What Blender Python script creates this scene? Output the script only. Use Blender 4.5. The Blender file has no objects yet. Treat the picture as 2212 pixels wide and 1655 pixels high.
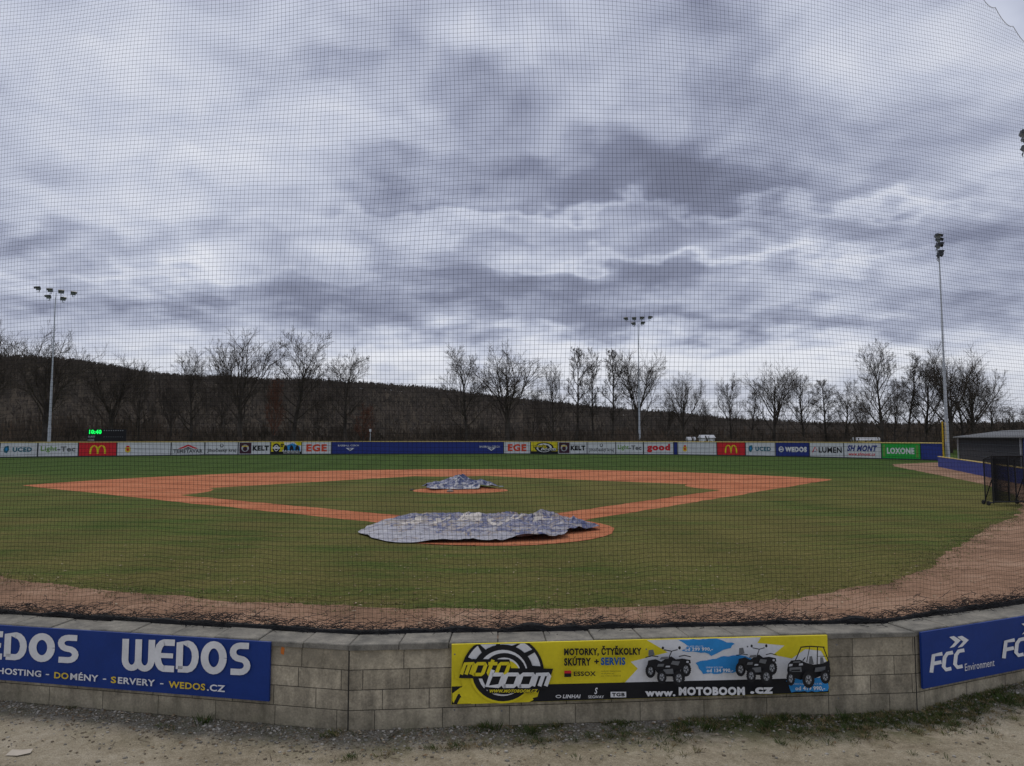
import bpy, math, random
from mathutils import Vector, noise, Matrix
R = random.Random(7)
scene = bpy.context.scene
COL = scene.collection
scene.view_settings.view_transform = 'Standard'
scene.view_settings.look = 'None'
scene.view_settings.exposure = 0

# ------------------------------------------------------------------ node helper
class G:
    def __init__(s, tree):
        s.t = tree; s.N = tree.nodes; s.L = tree.links
    def n(s, typ, **kw):
        nd = s.N.new(typ)
        for k, v in kw.items(): setattr(nd, k, v)
        return nd
    def put(s, sock, v):
        if isinstance(v, bpy.types.NodeSocket): s.L.new(v, sock)
        elif v is not None:
            if hasattr(sock.default_value, '__len__') and not hasattr(v, '__len__'):
                v = [v] * len(sock.default_value)
            if hasattr(v, '__len__') and len(sock.default_value) == 4 and len(v) == 3: v = (*v, 1)
            sock.default_value = v
    def m(s, op, a, b=None, c=None, clamp=False):
        nd = s.n('ShaderNodeMath', operation=op, use_clamp=clamp)
        s.put(nd.inputs[0], a)
        if b is not None: s.put(nd.inputs[1], b)
        if c is not None: s.put(nd.inputs[2], c)
        return nd.outputs[0]
    def vm(s, op, a, b):
        nd = s.n('ShaderNodeVectorMath', operation=op)
        s.put(nd.inputs[0], a); s.put(nd.inputs[1], b)
        return nd.outputs[0]
    def noise(s, vec, scale, detail=4, rough=.55, dist=0):
        nd = s.n('ShaderNodeTexNoise')
        s.put(nd.inputs['Vector'], vec)
        nd.inputs['Scale'].default_value = scale; nd.inputs['Detail'].default_value = detail
        nd.inputs['Roughness'].default_value = rough; nd.inputs['Distortion'].default_value = dist
        return nd.outputs['Fac']
    def ramp(s, f, stops):
        nd = s.n('ShaderNodeValToRGB'); e = nd.color_ramp.elements
        while len(e) < len(stops): e.new(.5)
        for i, (p, c) in enumerate(stops):
            e[i].position = p
            e[i].color = (c, c, c, 1) if not hasattr(c, '__len__') else (*c[:3], 1)
        s.put(nd.inputs[0], f); return nd.outputs[0]
    def mix(s, f, a, b, mode='MIX'):
        nd = s.n('ShaderNodeMix', data_type='RGBA', blend_type=mode)
        s.put(nd.inputs[0], f); s.put(nd.inputs[6], a); s.put(nd.inputs[7], b)
        return nd.outputs[2]
    def maprange(s, v, a, b, c=0, d=1):
        nd = s.n('ShaderNodeMapRange'); s.put(nd.inputs[0], v)
        for i, q in enumerate((a, b, c, d)): nd.inputs[i + 1].default_value = q
        return nd.outputs[0]

def new_mat(name):
    m = bpy.data.materials.new(name); m.use_nodes = True
    g = G(m.node_tree); b = m.node_tree.nodes['Principled BSDF']
    return m, g, b
def bump(g, b, h, strength, dist):
    nd = g.n('ShaderNodeBump'); nd.inputs['Strength'].default_value = strength
    nd.inputs['Distance'].default_value = dist
    g.put(nd.inputs['Height'], h); g.L.new(nd.outputs[0], b.inputs['Normal'])

MC = {}
def paint(name, col, rough=.6, var=.18, scale=3.0, bmp=0.0, metal=0):
    if name in MC: return MC[name]
    m, g, b = new_mat(name)
    p = g.n('ShaderNodeNewGeometry').outputs['Position']
    n1 = g.noise(p, scale, 5, .65); n2 = g.noise(p, scale * 9, 3, .6)
    f = g.m('ADD', g.m('MULTIPLY', n1, .7), g.m('MULTIPLY', n2, .3))
    lo = tuple(c * (1 - var) for c in col); hi = tuple(min(1, c * (1 + var * .8)) for c in col)
    g.put(b.inputs['Base Color'], g.ramp(f, [(.3, lo), (.7, hi)]))
    b.inputs['Roughness'].default_value = rough; b.inputs['Metallic'].default_value = metal
    b.inputs['Specular IOR Level'].default_value = .25
    if bmp: bump(g, b, n1, bmp, .03)
    MC[name] = m; return m

WHITE = paint('white_print', (.70, .70, .70)); BLACK = paint('black_print', (.012, .012, .014))
YEL = paint('yellow_print', (.70, .58, .02)); BLUE = paint('blue_print', (.010, .038, .20), .5, .15)
NAVY = paint('fence_blue_print', (.02, .035, .20)); RED = paint('red_print', (.60, .02, .03))
SKYB = paint('light_blue_print', (.03, .25, .58)); GREY = paint('grey_print', (.13, .135, .14))
MIDB = paint('mid_blue_print', (.01, .09, .30)); ORED = paint('orange_red_print', (.66, .07, .03))
LGREY = paint('light_grey_print', (.42, .43, .45)); GREEN = paint('green_print', (.02, .36, .05))
DGREEN = paint('olive_print', (.15, .30, .06))
GOLD = paint('gold_print', (.70, .50, .04)); TEAL = paint('teal_print', (.02, .13, .18))
FWHITE = paint('fence_white_print', (.60, .61, .62), .6, .12, .8)
MAROON = paint('maroon_print', (.05, .015, .03))
NETM = paint('net_twine_black', (.010, .010, .011), .8)
ROPE = paint('pale_net_rope', (.5, .5, .5), .8)
STEEL = paint('galvanised_steel', (.45, .47, .5), .45, .12, 2, 0, .2)
DSTEEL = paint('dark_lamp_metal', (.05, .055, .065), .5)
BLACKP = paint('black_tube_paint', (.015, .015, .017), .45)
CREAM = paint('cream_cap_paint', (.55, .42, .14), .6)

# ------------------------------------------------------------------ mesh helpers
def mesh_obj(name, V, F, mats, fm=None, parent=None, loc=(0, 0, 0), uv=None, smooth=False, **props):
    me = bpy.data.meshes.new(name)
    me.from_pydata([tuple(v) for v in V], [], F)
    if not isinstance(mats, (list, tuple)): mats = [mats]
    for m in mats: me.materials.append(m)
    if fm: me.polygons.foreach_set('material_index', fm)
    if uv:
        l = me.uv_layers.new(name='UVMap'); d = []
        vi = [0] * len(me.loops); me.loops.foreach_get('vertex_index', vi)
        for i in vi: d += list(uv[i])
        l.data.foreach_set('uv', d)
    if smooth: me.polygons.foreach_set('use_smooth', [True] * len(me.polygons))
    me.update()
    ob = bpy.data.objects.new(name, me); COL.objects.link(ob); ob.location = loc
    if parent: ob.parent = parent
    for k, v in props.items(): ob[k] = v
    return ob
def empty(name, loc, rz=0, **props):
    e = bpy.data.objects.new(name, None); COL.objects.link(e)
    e.location = loc; e.rotation_euler = (0, 0, rz); e.empty_display_size = .3
    for k, v in props.items(): e[k] = v
    return e
def box(V, F, x0, y0, z0, x1, y1, z1):
    b = len(V)
    V += [(x0, y0, z0), (x1, y0, z0), (x1, y1, z0), (x0, y1, z0), (x0, y0, z1), (x1, y0, z1), (x1, y1, z1), (x0, y1, z1)]
    F += [(b, b+3, b+2, b+1), (b+4, b+5, b+6, b+7), (b, b+1, b+5, b+4), (b+1, b+2, b+6, b+5), (b+2, b+3, b+7, b+6), (b+3, b, b+4, b+7)]
def tube(V, F, pts, rads, sides=6, cap=True):
    n = len(pts); base = len(V)
    for i, p in enumerate(pts):
        a = pts[max(0, i-1)]; c = pts[min(n-1, i+1)]
        d = (Vector(c) - Vector(a)); d.normalize()
        ref = Vector((0, 0, 1)) if abs(d.z) < .9 else Vector((1, 0, 0))
        x = d.cross(ref).normalized(); y = d.cross(x)
        for k in range(sides):
            an = 2 * math.pi * k / sides
            q = Vector(p) + (x * math.cos(an) + y * math.sin(an)) * rads[i]
            V.append((q.x, q.y, q.z))
    for i in range(n-1):
        for k in range(sides):
            a = base + i*sides + k; b2 = base + i*sides + (k+1) % sides
            F.append((a, b2, b2+sides, a+sides))
    if cap:
        F.append(tuple(base + k for k in range(sides))[::-1]); F.append(tuple(base + (n-1)*sides + k for k in range(sides)))

# ------------------------------------------------------------------ text
TC = {}
def glyphs(body, off=0.0, shear=0.0):
    k = (body, off, shear)
    if k in TC: return TC[k]
    cu = bpy.data.curves.new('txt', 'FONT'); cu.body = body; cu.size = 1; cu.offset = off; cu.shear = shear
    cu.resolution_u = 3; cu.space_character = 1.0 + off * 2.5
    ob = bpy.data.objects.new('txt', cu); COL.objects.link(ob)
    dg = bpy.context.evaluated_depsgraph_get()
    me = bpy.data.meshes.new_from_object(ob.evaluated_get(dg))
    V = [(v.co.x, v.co.y) for v in me.vertices]; F = [tuple(p.vertices) for p in me.polygons]
    bpy.data.objects.remove(ob); bpy.data.curves.remove(cu); bpy.data.meshes.remove(me)
    x0 = min(v[0] for v in V); x1 = max(v[0] for v in V); y0 = min(v[1] for v in V); y1 = max(v[1] for v in V)
    V = [((x-x0)/(x1-x0+1e-9), (y-y0)/(y1-y0+1e-9)) for x, y in V]
    TC[k] = (V, F); return TC[k]

class Board:
    """a flat printed board; coordinates a (0..W) along, b (0..H) up in metres, via unit map"""
    def __init__(s, name, p0, p1, z0, z1, mat, step, unit=None, thick=.03, **props):
        p0 = Vector(p0); p1 = Vector(p1); d = p1 - p0
        s.W = d.length; s.H = z1 - z0
        s.e = empty(name, (p0.x, p0.y, z0), math.atan2(d.y, d.x), **props)
        s.unit = unit or (lambda u, v: (u, v)); s.step = step; s.k = 1
        s.lay = {}
        V, F = [], []; box(V, F, 0, 0, 0, s.W, thick, s.H)
        mesh_obj('backing_panel', V, F, mat, parent=s.e)
    def P(s, u, v):
        a, b = s.unit(u, v); return (a * s.W, -s.step * s.k, b * s.H)
    def add(s, layer, V, F, mat):
        L = s.lay.setdefault(layer, [[], [], [], []])
        if mat not in L[3]: L[3].append(mat)
        mi = L[3].index(mat); o = len(L[0]); L[0] += V
        for f in F: L[1].append(tuple(i+o for i in f)); L[2].append(mi)
        s.k += 1
    def poly(s, pts, mat, layer='printed_logo'):
        s.add(layer, [s.P(*p) for p in pts], [tuple(range(len(pts)))], mat)
    def rect(s, u0, v0, u1, v1, mat, layer='printed_logo'):
        s.poly([(u0, v0), (u1, v0), (u1, v1), (u0, v1)], mat, layer)
    def ell(s, cu, cv, ru, rv, mat, layer='printed_logo', a0=0, a1=360, n=36):
        s.poly([(cu + ru*math.cos(math.radians(a0+(a1-a0)*i/n)), cv + rv*math.sin(math.radians(a0+(a1-a0)*i/n))) for i in range(n if a1-a0 == 360 else n+1)], mat, layer)
    def band(s, pts, w, mat, layer='printed_logo'):
        V, F = [], []
        for i, p in enumerate(pts):
            a = Vector(pts[max(0, i-1)]); c = Vector(pts[min(len(pts)-1, i+1)]); d = (c-a).normalized()
            nn = Vector((-d.y, d.x)) * w/2
            V += [s.P(p[0]+nn.x, p[1]+nn.y), s.P(p[0]-nn.x, p[1]-nn.y)]
        for i in range(len(pts)-1): F.append((2*i, 2*i+1, 2*i+3, 2*i+2))
        s.add(layer, V, F, mat)
    def text(s, body, u0, v0, u1, v1, mat, off=.02, shear=0, layer='printed_lettering', rise=0):
        V, F = glyphs(body, off, shear)
        s.add(layer, [s.P(u0+(u1-u0)*x, v0+(v1-v0)*y+rise*x) for x, y in V], F, mat)
    def finish(s):
        for k, (V, F, fm, mats) in s.lay.items(): mesh_obj(k, V, F, mats, fm, parent=s.e)

# ================================================================== FRONT WALL
TOP, TZ = 1.06, .225
FP = [Vector((-13.2, 9.95)), Vector((-1.61, 7.5)), Vector((4.26, 8.02)), Vector((12.2, 11.6))]
def offset_line(P, d):
    out = []
    for i, p in enumerate(P):
        ns = []
        for a, b in ((i-1, i), (i, i+1)):
            if a >= 0 and b < len(P):
                e = (P[b]-P[a]).normalized(); ns.append(Vector((-e.y, e.x)))
        n = sum(ns, Vector((0, 0))); n.normalize()
        out.append(p + n * (d / n.dot(ns[0])))
    return out
BP = offset_line(FP, .30)
CF = offset_line(FP, -.02); CB = offset_line(FP, .36)

def wall_mat():
    m, g, b = new_mat('concrete_block')
    uv = g.n('ShaderNodeUVMap').outputs[0]
    p = g.n('ShaderNodeNewGeometry').outputs['Position']
    br = g.n('ShaderNodeTexBrick'); g.put(br.inputs['Vector'], uv)
    br.inputs['Scale'].default_value = 1; br.inputs['Brick Width'].default_value = .46
    br.inputs['Row Height'].default_value = .194; br.inputs['Mortar Size'].default_value = .0045
    br.inputs['Mortar Smooth'].default_value = .5; br.inputs['Bias'].default_value = 0
    br.inputs['Color1'].default_value = (.60, .52, .375, 1); br.inputs['Color2'].default_value = (.40, .345, .245, 1)
    br.inputs['Mortar'].default_value = (.12, .105, .075, 1); br.offset = .42; br.squash = 1.45; br.squash_frequency = 3
    n1 = g.noise(p, 2.2, 6, .7); n2 = g.noise(p, 45, 4, .7)
    st = g.noise(g.vm('MULTIPLY', p, (6, 6, .8)), 1.3, 4, .6); n3 = g.noise(p, 7, 5, .7)
    c = g.mix(1, br.outputs[0], g.ramp(n1, [(.3, .58), (.7, 1.15)]), 'MULTIPLY')
    c = g.mix(1, c, g.ramp(n2, [(.3, .70), (.7, 1.2)]), 'MULTIPLY')
    c = g.mix(1, c, g.ramp(n3, [(.35, .74), (.65, 1.12)]), 'MULTIPLY')
    c = g.mix(1, c, g.ramp(st, [(.35, .60), (.6, 1.0)]), 'MULTIPLY')
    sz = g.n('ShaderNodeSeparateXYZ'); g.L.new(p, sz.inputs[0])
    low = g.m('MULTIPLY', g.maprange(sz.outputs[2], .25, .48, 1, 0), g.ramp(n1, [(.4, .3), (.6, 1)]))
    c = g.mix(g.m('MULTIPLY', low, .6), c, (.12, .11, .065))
    hi = g.m('MULTIPLY', g.maprange(sz.outputs[2], .75, 1.0, 0, 1), g.ramp(st, [(.42, 0), (.58, .7)]))
    c = g.mix(hi, c, (.17, .15, .11))
    g.put(b.inputs['Base Color'], c); b.inputs['Roughness'].default_value = .95
    h = g.m('SUBTRACT', g.m('ADD', g.m('MULTIPLY', n2, .4), g.m('MULTIPLY', n3, .5)), br.outputs['Fac'])
    bump(g, b, h, .8, .012); return m
WALLM = wall_mat()
def conc(name, c0, c1, sc=5):
    m, g, b = new_mat(name); p = g.n('ShaderNodeNewGeometry').outputs['Position']
    n1 = g.noise(p, sc, 6, .7); n2 = g.noise(p, sc*14, 3, .7)
    c = g.mix(1, g.ramp(n1, [(.32, c0), (.68, c1)]), g.ramp(n2, [(.3, .75), (.7, 1.15)]), 'MULTIPLY')
    g.put(b.inputs['Base Color'], c); b.inputs['Roughness'].default_value = .95; bump(g, b, n2, .5, .006); return m
COPEM = conc('coping_stone', (.10, .095, .08), (.27, .25, .205))
JOINT = paint('dark_wall_joint', (.03, .028, .024), .9)
wl = ["grey concrete block wall with blue banner fixed to it", "grey concrete block wall carrying a yellow motorcycle banner", "grey concrete block wall beside blue and white banner"]
for i in range(3):
    e = empty('block_wall', (FP[i].x, FP[i].y, TZ), label=wl[i], category='wall')
    o = FP[i]
    f0, f1, b0, b1 = [q - o for q in (FP[i], FP[i+1], BP[i], BP[i+1])]
    L = (FP[i+1]-FP[i]).length
    V, UV = [], []
    for (q, u) in ((f0, 0), (f1, L), (b1, L), (b0, 0)):
        for z in (-.3, .775): V.append((q.x, q.y, z)); UV.append((u + i*.13, z))
    F = [(0, 2, 3, 1), (2, 4, 5, 3), (4, 6, 7, 5), (6, 0, 1, 7), (1, 3, 5, 7)]
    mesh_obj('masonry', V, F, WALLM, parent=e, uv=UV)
    if i:
        V, F = [], []; tube(V, F, [(0, .006, -.25), (0, .006, .77)], [.009, .009], 6); mesh_obj('corner_joint', V, F, JOINT, parent=e)
    V, F = [], []
    n = max(2, round(L/.5))
    for k in range(n):
        t0 = k/n + .004/L*1.0; t1 = (k+1)/n - .004/L
        dz = R.uniform(-.009, .009); dy = R.uniform(-.014, .014)
        c0, c1, d0, d1 = CF[i].lerp(CF[i+1], t0)-o, CF[i].lerp(CF[i+1], t1)-o, CB[i].lerp(CB[i+1], t0)-o, CB[i].lerp(CB[i+1], t1)-o
        nb = (d0-c0).normalized()*dy
        b = len(V); zz = .776; zt = .830 + dz; bev = .008
        nn = (d0-c0).normalized()*bev; tt = (c1-c0).normalized()*bev
        for q in (c0, c1, d1, d0): V.append((q.x+nb.x, q.y+nb.y, zz))
        for q in (c0, c1, d1, d0): V.append((q.x+nb.x, q.y+nb.y, zt-bev))
        for q, sx, sy in ((c0, 1, 1), (c1, -1, 1), (d1, -1, -1), (d0, 1, -1)):
            V.append((q.x+nb.x+tt.x*sx+nn.x*sy, q.y+nb.y+tt.y*sx+nn.y*sy, zt))
        F.append((b+3, b+2, b+1, b))
        for a in (0, 4):
            for j in range(4): F.append((b+a+j, b+a+(j+1) % 4, b+a+4+(j+1) % 4, b+a+4+j))
        F.append((b+8, b+9, b+10, b+11))
    mesh_obj('coping', V, F, COPEM, parent=e)
    if i == 0:
        q = FP[0].lerp(FP[1], 1-.72/L)-o; V, F = [], []; d_ = (FP[1]-FP[0]).normalized()
        for k, (a_, z_) in enumerate(((-.02, .70), (.015, .69), (.02, .76), (-.01, .772), (-.022, .74))): V.append((q.x+d_.x*a_+.002, q.y+d_.y*a_-.004, z_))
        mesh_obj('paint_mark', V, [(0, 1, 2, 3, 4)], paint('orange_mark', (.55, .16, .03)), parent=e)

# ------------------------------------------------ front banners (survey units: see unit())
def unit4(xl, xr, tl, tr, bl, br_, D0=1.0, D1=1.0):
    def f(x, y):
        u = (x-xl)/(xr-xl); t = tl+(tr-tl)*u; b = bl+(br_-bl)*u
        return (u*D0/(D1-u*(D1-D0)), (b-y)/(b-t))
    return f
def on_front(seg, X, d=-.05):
    l = offset_line(FP, d); a, b = l[seg], l[seg+1]; k = (X-a.x)/(b.x-a.x)
    return a.lerp(b, k)
BZ0, BZ1 = .465, 1.045
# --- centre banner
cb = Board('advertising_banner', on_front(1, -.60), on_front(1, 3.283), BZ0, BZ1, YEL, .0012, unit4(977, 1783, 1384, 1371, 1517, 1493, 7.6, 7.93), .025,
           label="yellow and black banner advertising motorcycles and quad bikes", category='banner', group='banners on the block wall')
_u = cb.unit
cb.unit = lambda x, y: (lambda ab: (min(.999, max(.001, ab[0])), min(.995, max(.005, ab[1]))))(_u(x, y))
cb.poly([(1395, 1377), (1782, 1371), (1782, 1470), (1340, 1478), (1375, 1440), (1360, 1425), (1440, 1405)], WHITE, 'printed_picture')
cb.poly([(1640, 1374), (1782, 1371), (1782, 1430), (1768, 1404), (1735, 1400), (1705, 1420), (1665, 1412), (1690, 1392), (1632, 1386)], YEL, 'printed_picture')
cb.poly([(977, 1477), (1783, 1461), (1783, 1493), (977, 1517)], BLACK, 'printed_picture')
def splash(pts):
    out = []
    for i in range(len(pts)):
        a = Vector(pts[i]); b = Vector(pts[(i+1) % len(pts)]); n = max(1, int((b-a).length/7))
        for k in range(n):
            p = a.lerp(b, k/n); out.append((p.x+R.uniform(-3, 3), p.y+R.uniform(-1.6, 1.6)))
    return out
cb.poly(splash([(1465, 1378), (1545, 1376), (1585, 1388), (1560, 1402), (1535, 1412), (1510, 1405), (1470, 1402), (1480, 1390)]), SKYB, 'printed_picture')
cb.poly(splash([(1500, 1428), (1540, 1418), (1590, 1410), (1620, 1418), (1600, 1436), (1580, 1449), (1516, 1452), (1508, 1440)]), SKYB, 'printed_picture')
cb.poly(splash([(1690, 1466), (1730, 1462), (1775, 1460), (1781, 1475), (1779, 1489), (1700, 1491), (1700, 1482)]), SKYB, 'printed_picture')
def moto_logo(b, cx, cyy, r):
    """round tyre emblem with lettering across; second coordinate grows downwards"""
    L = 'printed_logo'
    def ring(rr, mat, a0=0, a1=360, ox=0, oy=0): b.ell(cx+ox, cyy+oy, rr, rr*.96, mat, L, a0, a1)
    b.band([(cx-r*1.15, cyy+r*.80), (cx-r*1.05, cyy+r*.58), (cx-r*.7, cyy+r*.50)], r*.10, BLACK, L)
    pts = []
    for i in range(26):
        a = math.radians(i*360/26); q = r*(1.06 if i % 2 else .92)
        for da in (-4.6, 4.6): pts.append((cx-.1*r+q*math.cos(a+math.radians(da)), cyy+.05*r+q*math.sin(a+math.radians(da))))
    b.poly([(x, y) for x, y in pts if y > cyy-.1*r], YEL, L)
    ring(r*1.0, BLACK, 180, 360); ring(r*.93, WHITE, 180, 360)
    for k in range(6):
        a = math.radians(195+k*30); a2 = a+.30
        b.poly([(cx+r*.70*math.cos(a), cyy+r*.68*math.sin(a)), (cx+r*.98*math.cos(a+.1), cyy+r*.94*math.sin(a+.1)), (cx+r*.98*math.cos(a+.19), cyy+r*.94*math.sin(a+.19)), (cx+r*.72*math.cos(a2-.12), cyy+r*.7*math.sin(a2-.12))], BLACK, L)
    ring(r*.80, YEL, 0, 180)
    ring(r*.74, BLACK); ring(r*.60, WHITE); ring(r*.54, BLACK, 0, 360, r*.03, r*.02); ring(r*.40, WHITE, 0, 360, r*.03, 0); ring(r*.36, YEL, 0, 360, r*.05, r*.02)
    b.poly([(cx-r*1.06, cyy+.12*r), (cx-r*.92, cyy-.36*r), (cx+r*.16, cyy-.34*r), (cx+r*.2, cyy-.12*r), (cx+r*1.22, cyy-.10*r), (cx+r*1.06, cyy+.40*r), (cx-r*.46, cyy+.42*r), (cx-r*.36, cyy+.14*r)], BLACK, L)
    # angular slanted glyphs drawn as strokes
    def strokes(word, x0, x1, y0, y1, mat, w):
        n = len(word); cw = (x1-x0)/n
        for i, ch in enumerate(word):
            a = x0+cw*i+cw*.08; e_ = x0+cw*(i+1)-cw*.10; hgt = y1-y0; sl = -hgt*.35
            f = lambda u, v: (a+(e_-a)*u+sl*(v-.5)*-1, y1-hgt*v)
            if ch == 'm': b.band([f(0, 0), f(0, 1), f(.9, 1), f(1, .88), f(1, 0)], w, mat, 'printed_lettering'); b.band([f(.5, 0), f(.5, .95)], w, mat, 'printed_lettering')
            elif ch == 'o': b.band([f(.1, 0), f(.9, 0), f(1, .12), f(1, .88), f(.9, 1), f(.1, 1), f(0, .88), f(0, .12), f(.1, 0), f(.3, 0)], w, mat, 'printed_lettering')
            elif ch == 't': b.band([f(.35, 1.35), f(.35, .12), f(.45, 0), f(.95, 0)], w, mat, 'printed_lettering'); b.band([f(0, 1), f(.95, 1)], w, mat, 'printed_lettering')
            elif ch == 'b': b.band([f(0, 1.4), f(0, .0), f(.9, 0), f(1, .12), f(1, .88), f(.9, 1), f(.05, 1)], w, mat, 'printed_lettering')
    strokes('moto', cx-r*.98, cx+r*.14, cyy-.24*r, cyy+.03*r, YEL, r*.085)
    strokes('boom', cx-r*.36, cx+r*1.12, cyy+.03*r, cyy+.32*r, WHITE, r*.095)
cb.poly([(979, 1508), (979, 1492), (996, 1479), (1168, 1472), (1160, 1500), (1110, 1513), (982, 1515)], YEL, 'printed_logo')
moto_logo(cb, 1086, 1446, 88)
cb.poly([(1050, 1490), (1056, 1480), (1166, 1478), (1160, 1488)], BLACK); cb.text('WWW.MOTOBOOM.CZ', 1058, 1488, 1160, 1481, YEL, .04, .3)
cb.text('MOTORKY, ČTYŘKOLKY', 1216, 1410, 1381, 1387, BLACK, .05)
cb.text('SKÚTRY', 1216, 1430, 1273, 1409, BLACK, .05)
cb.text('+', 1280, 1426, 1290, 1416, BLACK, .05); cb.text('SERVIS', 1294, 1429, 1346, 1412, MIDB, .05)
cb.rect(1216, 1454, 1231, 1446, BLACK); cb.rect(1216, 1446, 1231, 1440, RED)
cb.text('ESSOX', 1236, 1452, 1283, 1442, BLACK, .03)
cb.text('MOŽNOST FINANCOVÁNÍ', 1294, 1443, 1336, 1440, BLACK, .0); cb.text('NA SPLÁTKY AŽ', 1294, 1448, 1322, 1445, BLACK, .0); cb.text('OD 7 990 Kč MĚSÍČNĚ', 1294, 1453, 1336, 1450, BLACK, .0)
cb.text('TGB BLADE 1000 LTX', 1468, 1391, 1512, 1387.5, WHITE, .0); cb.text('od 299 990,-', 1472, 1400, 1532, 1391.5, WHITE, .03)
cb.text('LINHAI ATV 500', 1517, 1436, 1552, 1432.5, WHITE, .0); cb.text('od 134 990,-', 1518, 1446, 1574, 1437, WHITE, .03)
cb.text('SEGWAY FUGLEMAN UT10 X EPS', 1695, 1472, 1762, 1468.5, WHITE, .0); cb.text('od 419 990,-', 1705, 1485, 1768, 1475, WHITE, .03)
cb.text('LINHAI', 1212, 1499, 1250, 1491, WHITE, .03, .2); cb.ell(1203, 1495, 6, 3.5, WHITE); cb.ell(1203, 1495, 4, 2, BLACK)
cb.text('SEGWAY', 1266, 1499, 1299, 1493, WHITE, .01); cb.text('S', 1279, 1490, 1286, 1476, WHITE, .02, .3)
cb.rect(1313, 1497, 1346, 1485, WHITE); cb.text('TGB', 1316, 1495, 1343, 1487, BLACK, .05)
cb.text('www.', 1386, 1495, 1450, 1484, WHITE, .055); cb.text('MOTOBOOM', 1457, 1493, 1597, 1475, WHITE, .06); cb.text('.cz', 1608, 1490, 1657, 1476, WHITE, .055)
def wheel(b, x, y, r, w=.8):
    L = 'printed_picture'
    pts = []
    for i in range(40):
        a = math.radians(i*9); q = r*(1 if i % 2 else .92); pts.append((x+q*w*math.cos(a), y+q*math.sin(a)))
    b.poly(pts, BLACK, L); b.ell(x, y, r*.5*w, r*.54, GREY, L, n=20)
    for k in range(5):
        a = math.radians(k*72+10); b.band([(x, y), (x+r*.46*w*math.cos(a), y+r*.5*math.sin(a))], r*.10, LGREY, L)
    b.ell(x, y, r*.14*w, r*.15, BLACK, L, n=10)
def atv(b, x, y, w, h, sbs=False):
    L = 'printed_picture'
    q = lambda u, v: (x+w*u, y+h*(1-v))
    P = lambda pts, m: b.poly([q(*p) for p in pts], m, L)
    if sbs:
        wheel(b, *q(.93, .36), h*.16, .6)
        P([(.0, .38), (.03, .52), (.10, .60), (.30, .62), (.46, .54), (.62, .50), (.80, .52), (.99, .60), (1.0, .50), (.98, .38), (.9, .28), (.66, .18), (.3, .14), (.02, .24)], BLACK)
        for a, c, t_ in (((.20, .60), (.34, .92), .024), ((.46, .56), (.54, .92), .018), ((.70, .50), (.72, .92), .024), ((.97, .58), (.86, .90), .024), ((.70, .70), (.92, .70), .012)):
            b.band([q(*a), q(*c)], w*t_, BLACK, L)
        b.band([q(.32, .92), q(.55, .94), q(.88, .915)], w*.028, BLACK, L)
        P([(.50, .52), (.52, .70), (.58, .71), (.62, .52)], GREY); P([(.76, .52), (.77, .68), (.83, .68), (.86, .54)], GREY)
        b.band([q(.36, .60), q(.42, .68)], w*.025, BLACK, L)
        P([(.04, .34), (.05, .44), (.32, .46), (.33, .34)], GREY); P([(.08, .36), (.09, .39), (.29, .40), (.29, .36)], BLACK)
        P([(.02, .47), (.05, .53), (.12, .53), (.11, .48)], LGREY); P([(.26, .49), (.27, .54), (.35, .55), (.36, .50)], LGREY)
        P([(.12, .56), (.14, .59), (.30, .60), (.30, .56)], GREY); P([(.62, .34), (.64, .44), (.88, .47), (.86, .36)], GREY)
        wheel(b, *q(.06, .19), h*.18, .58); wheel(b, *q(.46, .17), h*.21, .72); wheel(b, *q(.84, .24), h*.17, .74)
    else:
        wheel(b, *q(.12, .34), h*.20, .7); wheel(b, *q(.88, .38), h*.20, .7)
        P([(.04, .5), (.06, .63), (.22, .67), (.34, .60), (.44, .68), (.56, .74), (.66, .66), (.8, .68), (.97, .64), (.98, .55), (.84, .52), (.74, .34), (.62, .20), (.36, .20), (.24, .32), (.16, .48)], BLACK)
        b.band([q(.5, .68), q(.57, .88), q(.70, .92)], w*.022, BLACK, L); b.band([q(.57, .88), q(.40, .92)], w*.022, BLACK, L)
        b.ell(*q(.74, .97), w*.03, h*.045, BLACK, L, n=12); b.ell(*q(.38, .97), w*.028, h*.04, BLACK, L, n=12)
        b.band([q(.0, .72), q(.14, .76), q(.28, .74)], w*.022, BLACK, L); b.band([q(.72, .74), q(.84, .77), q(.98, .73)], w*.022, BLACK, L)
        P([(.06, .76), (.07, .92), (.17, .93), (.20, .78)], GREY); P([(.30, .66), (.34, .73), (.48, .74), (.5, .68)], GREY)
        P([(.54, .54), (.58, .63), (.74, .61), (.70, .50)], GREY); P([(.36, .28), (.38, .40), (.58, .42), (.60, .28)], GREY)
        P([(.24, .48), (.27, .55), (.40, .55), (.38, .48)], GREY); P([(.42, .46), (.44, .50), (.52, .50), (.52, .46)], LGREY); b.ell(*q(.90, .60), w*.03, h*.03, LGREY, L, n=10)
        wheel(b, *q(.34, .20), h*.19, .7); wheel(b, *q(.70, .18), h*.21, .8)
atv(cb, 1386, 1387, 98, 80); atv(cb, 1574, 1381, 86, 80); atv(cb, 1676, 1377, 90, 88, True)
for x, y in ((983, 1390), (983, 1509), (1380, 1383), (1776, 1377), (1776, 1487), (1080, 1511), (1590, 1379)): cb.ell(x, y, 1.8, 1.8, GREY, 'fixing_screws', n=10)
cb.finish()
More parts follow.
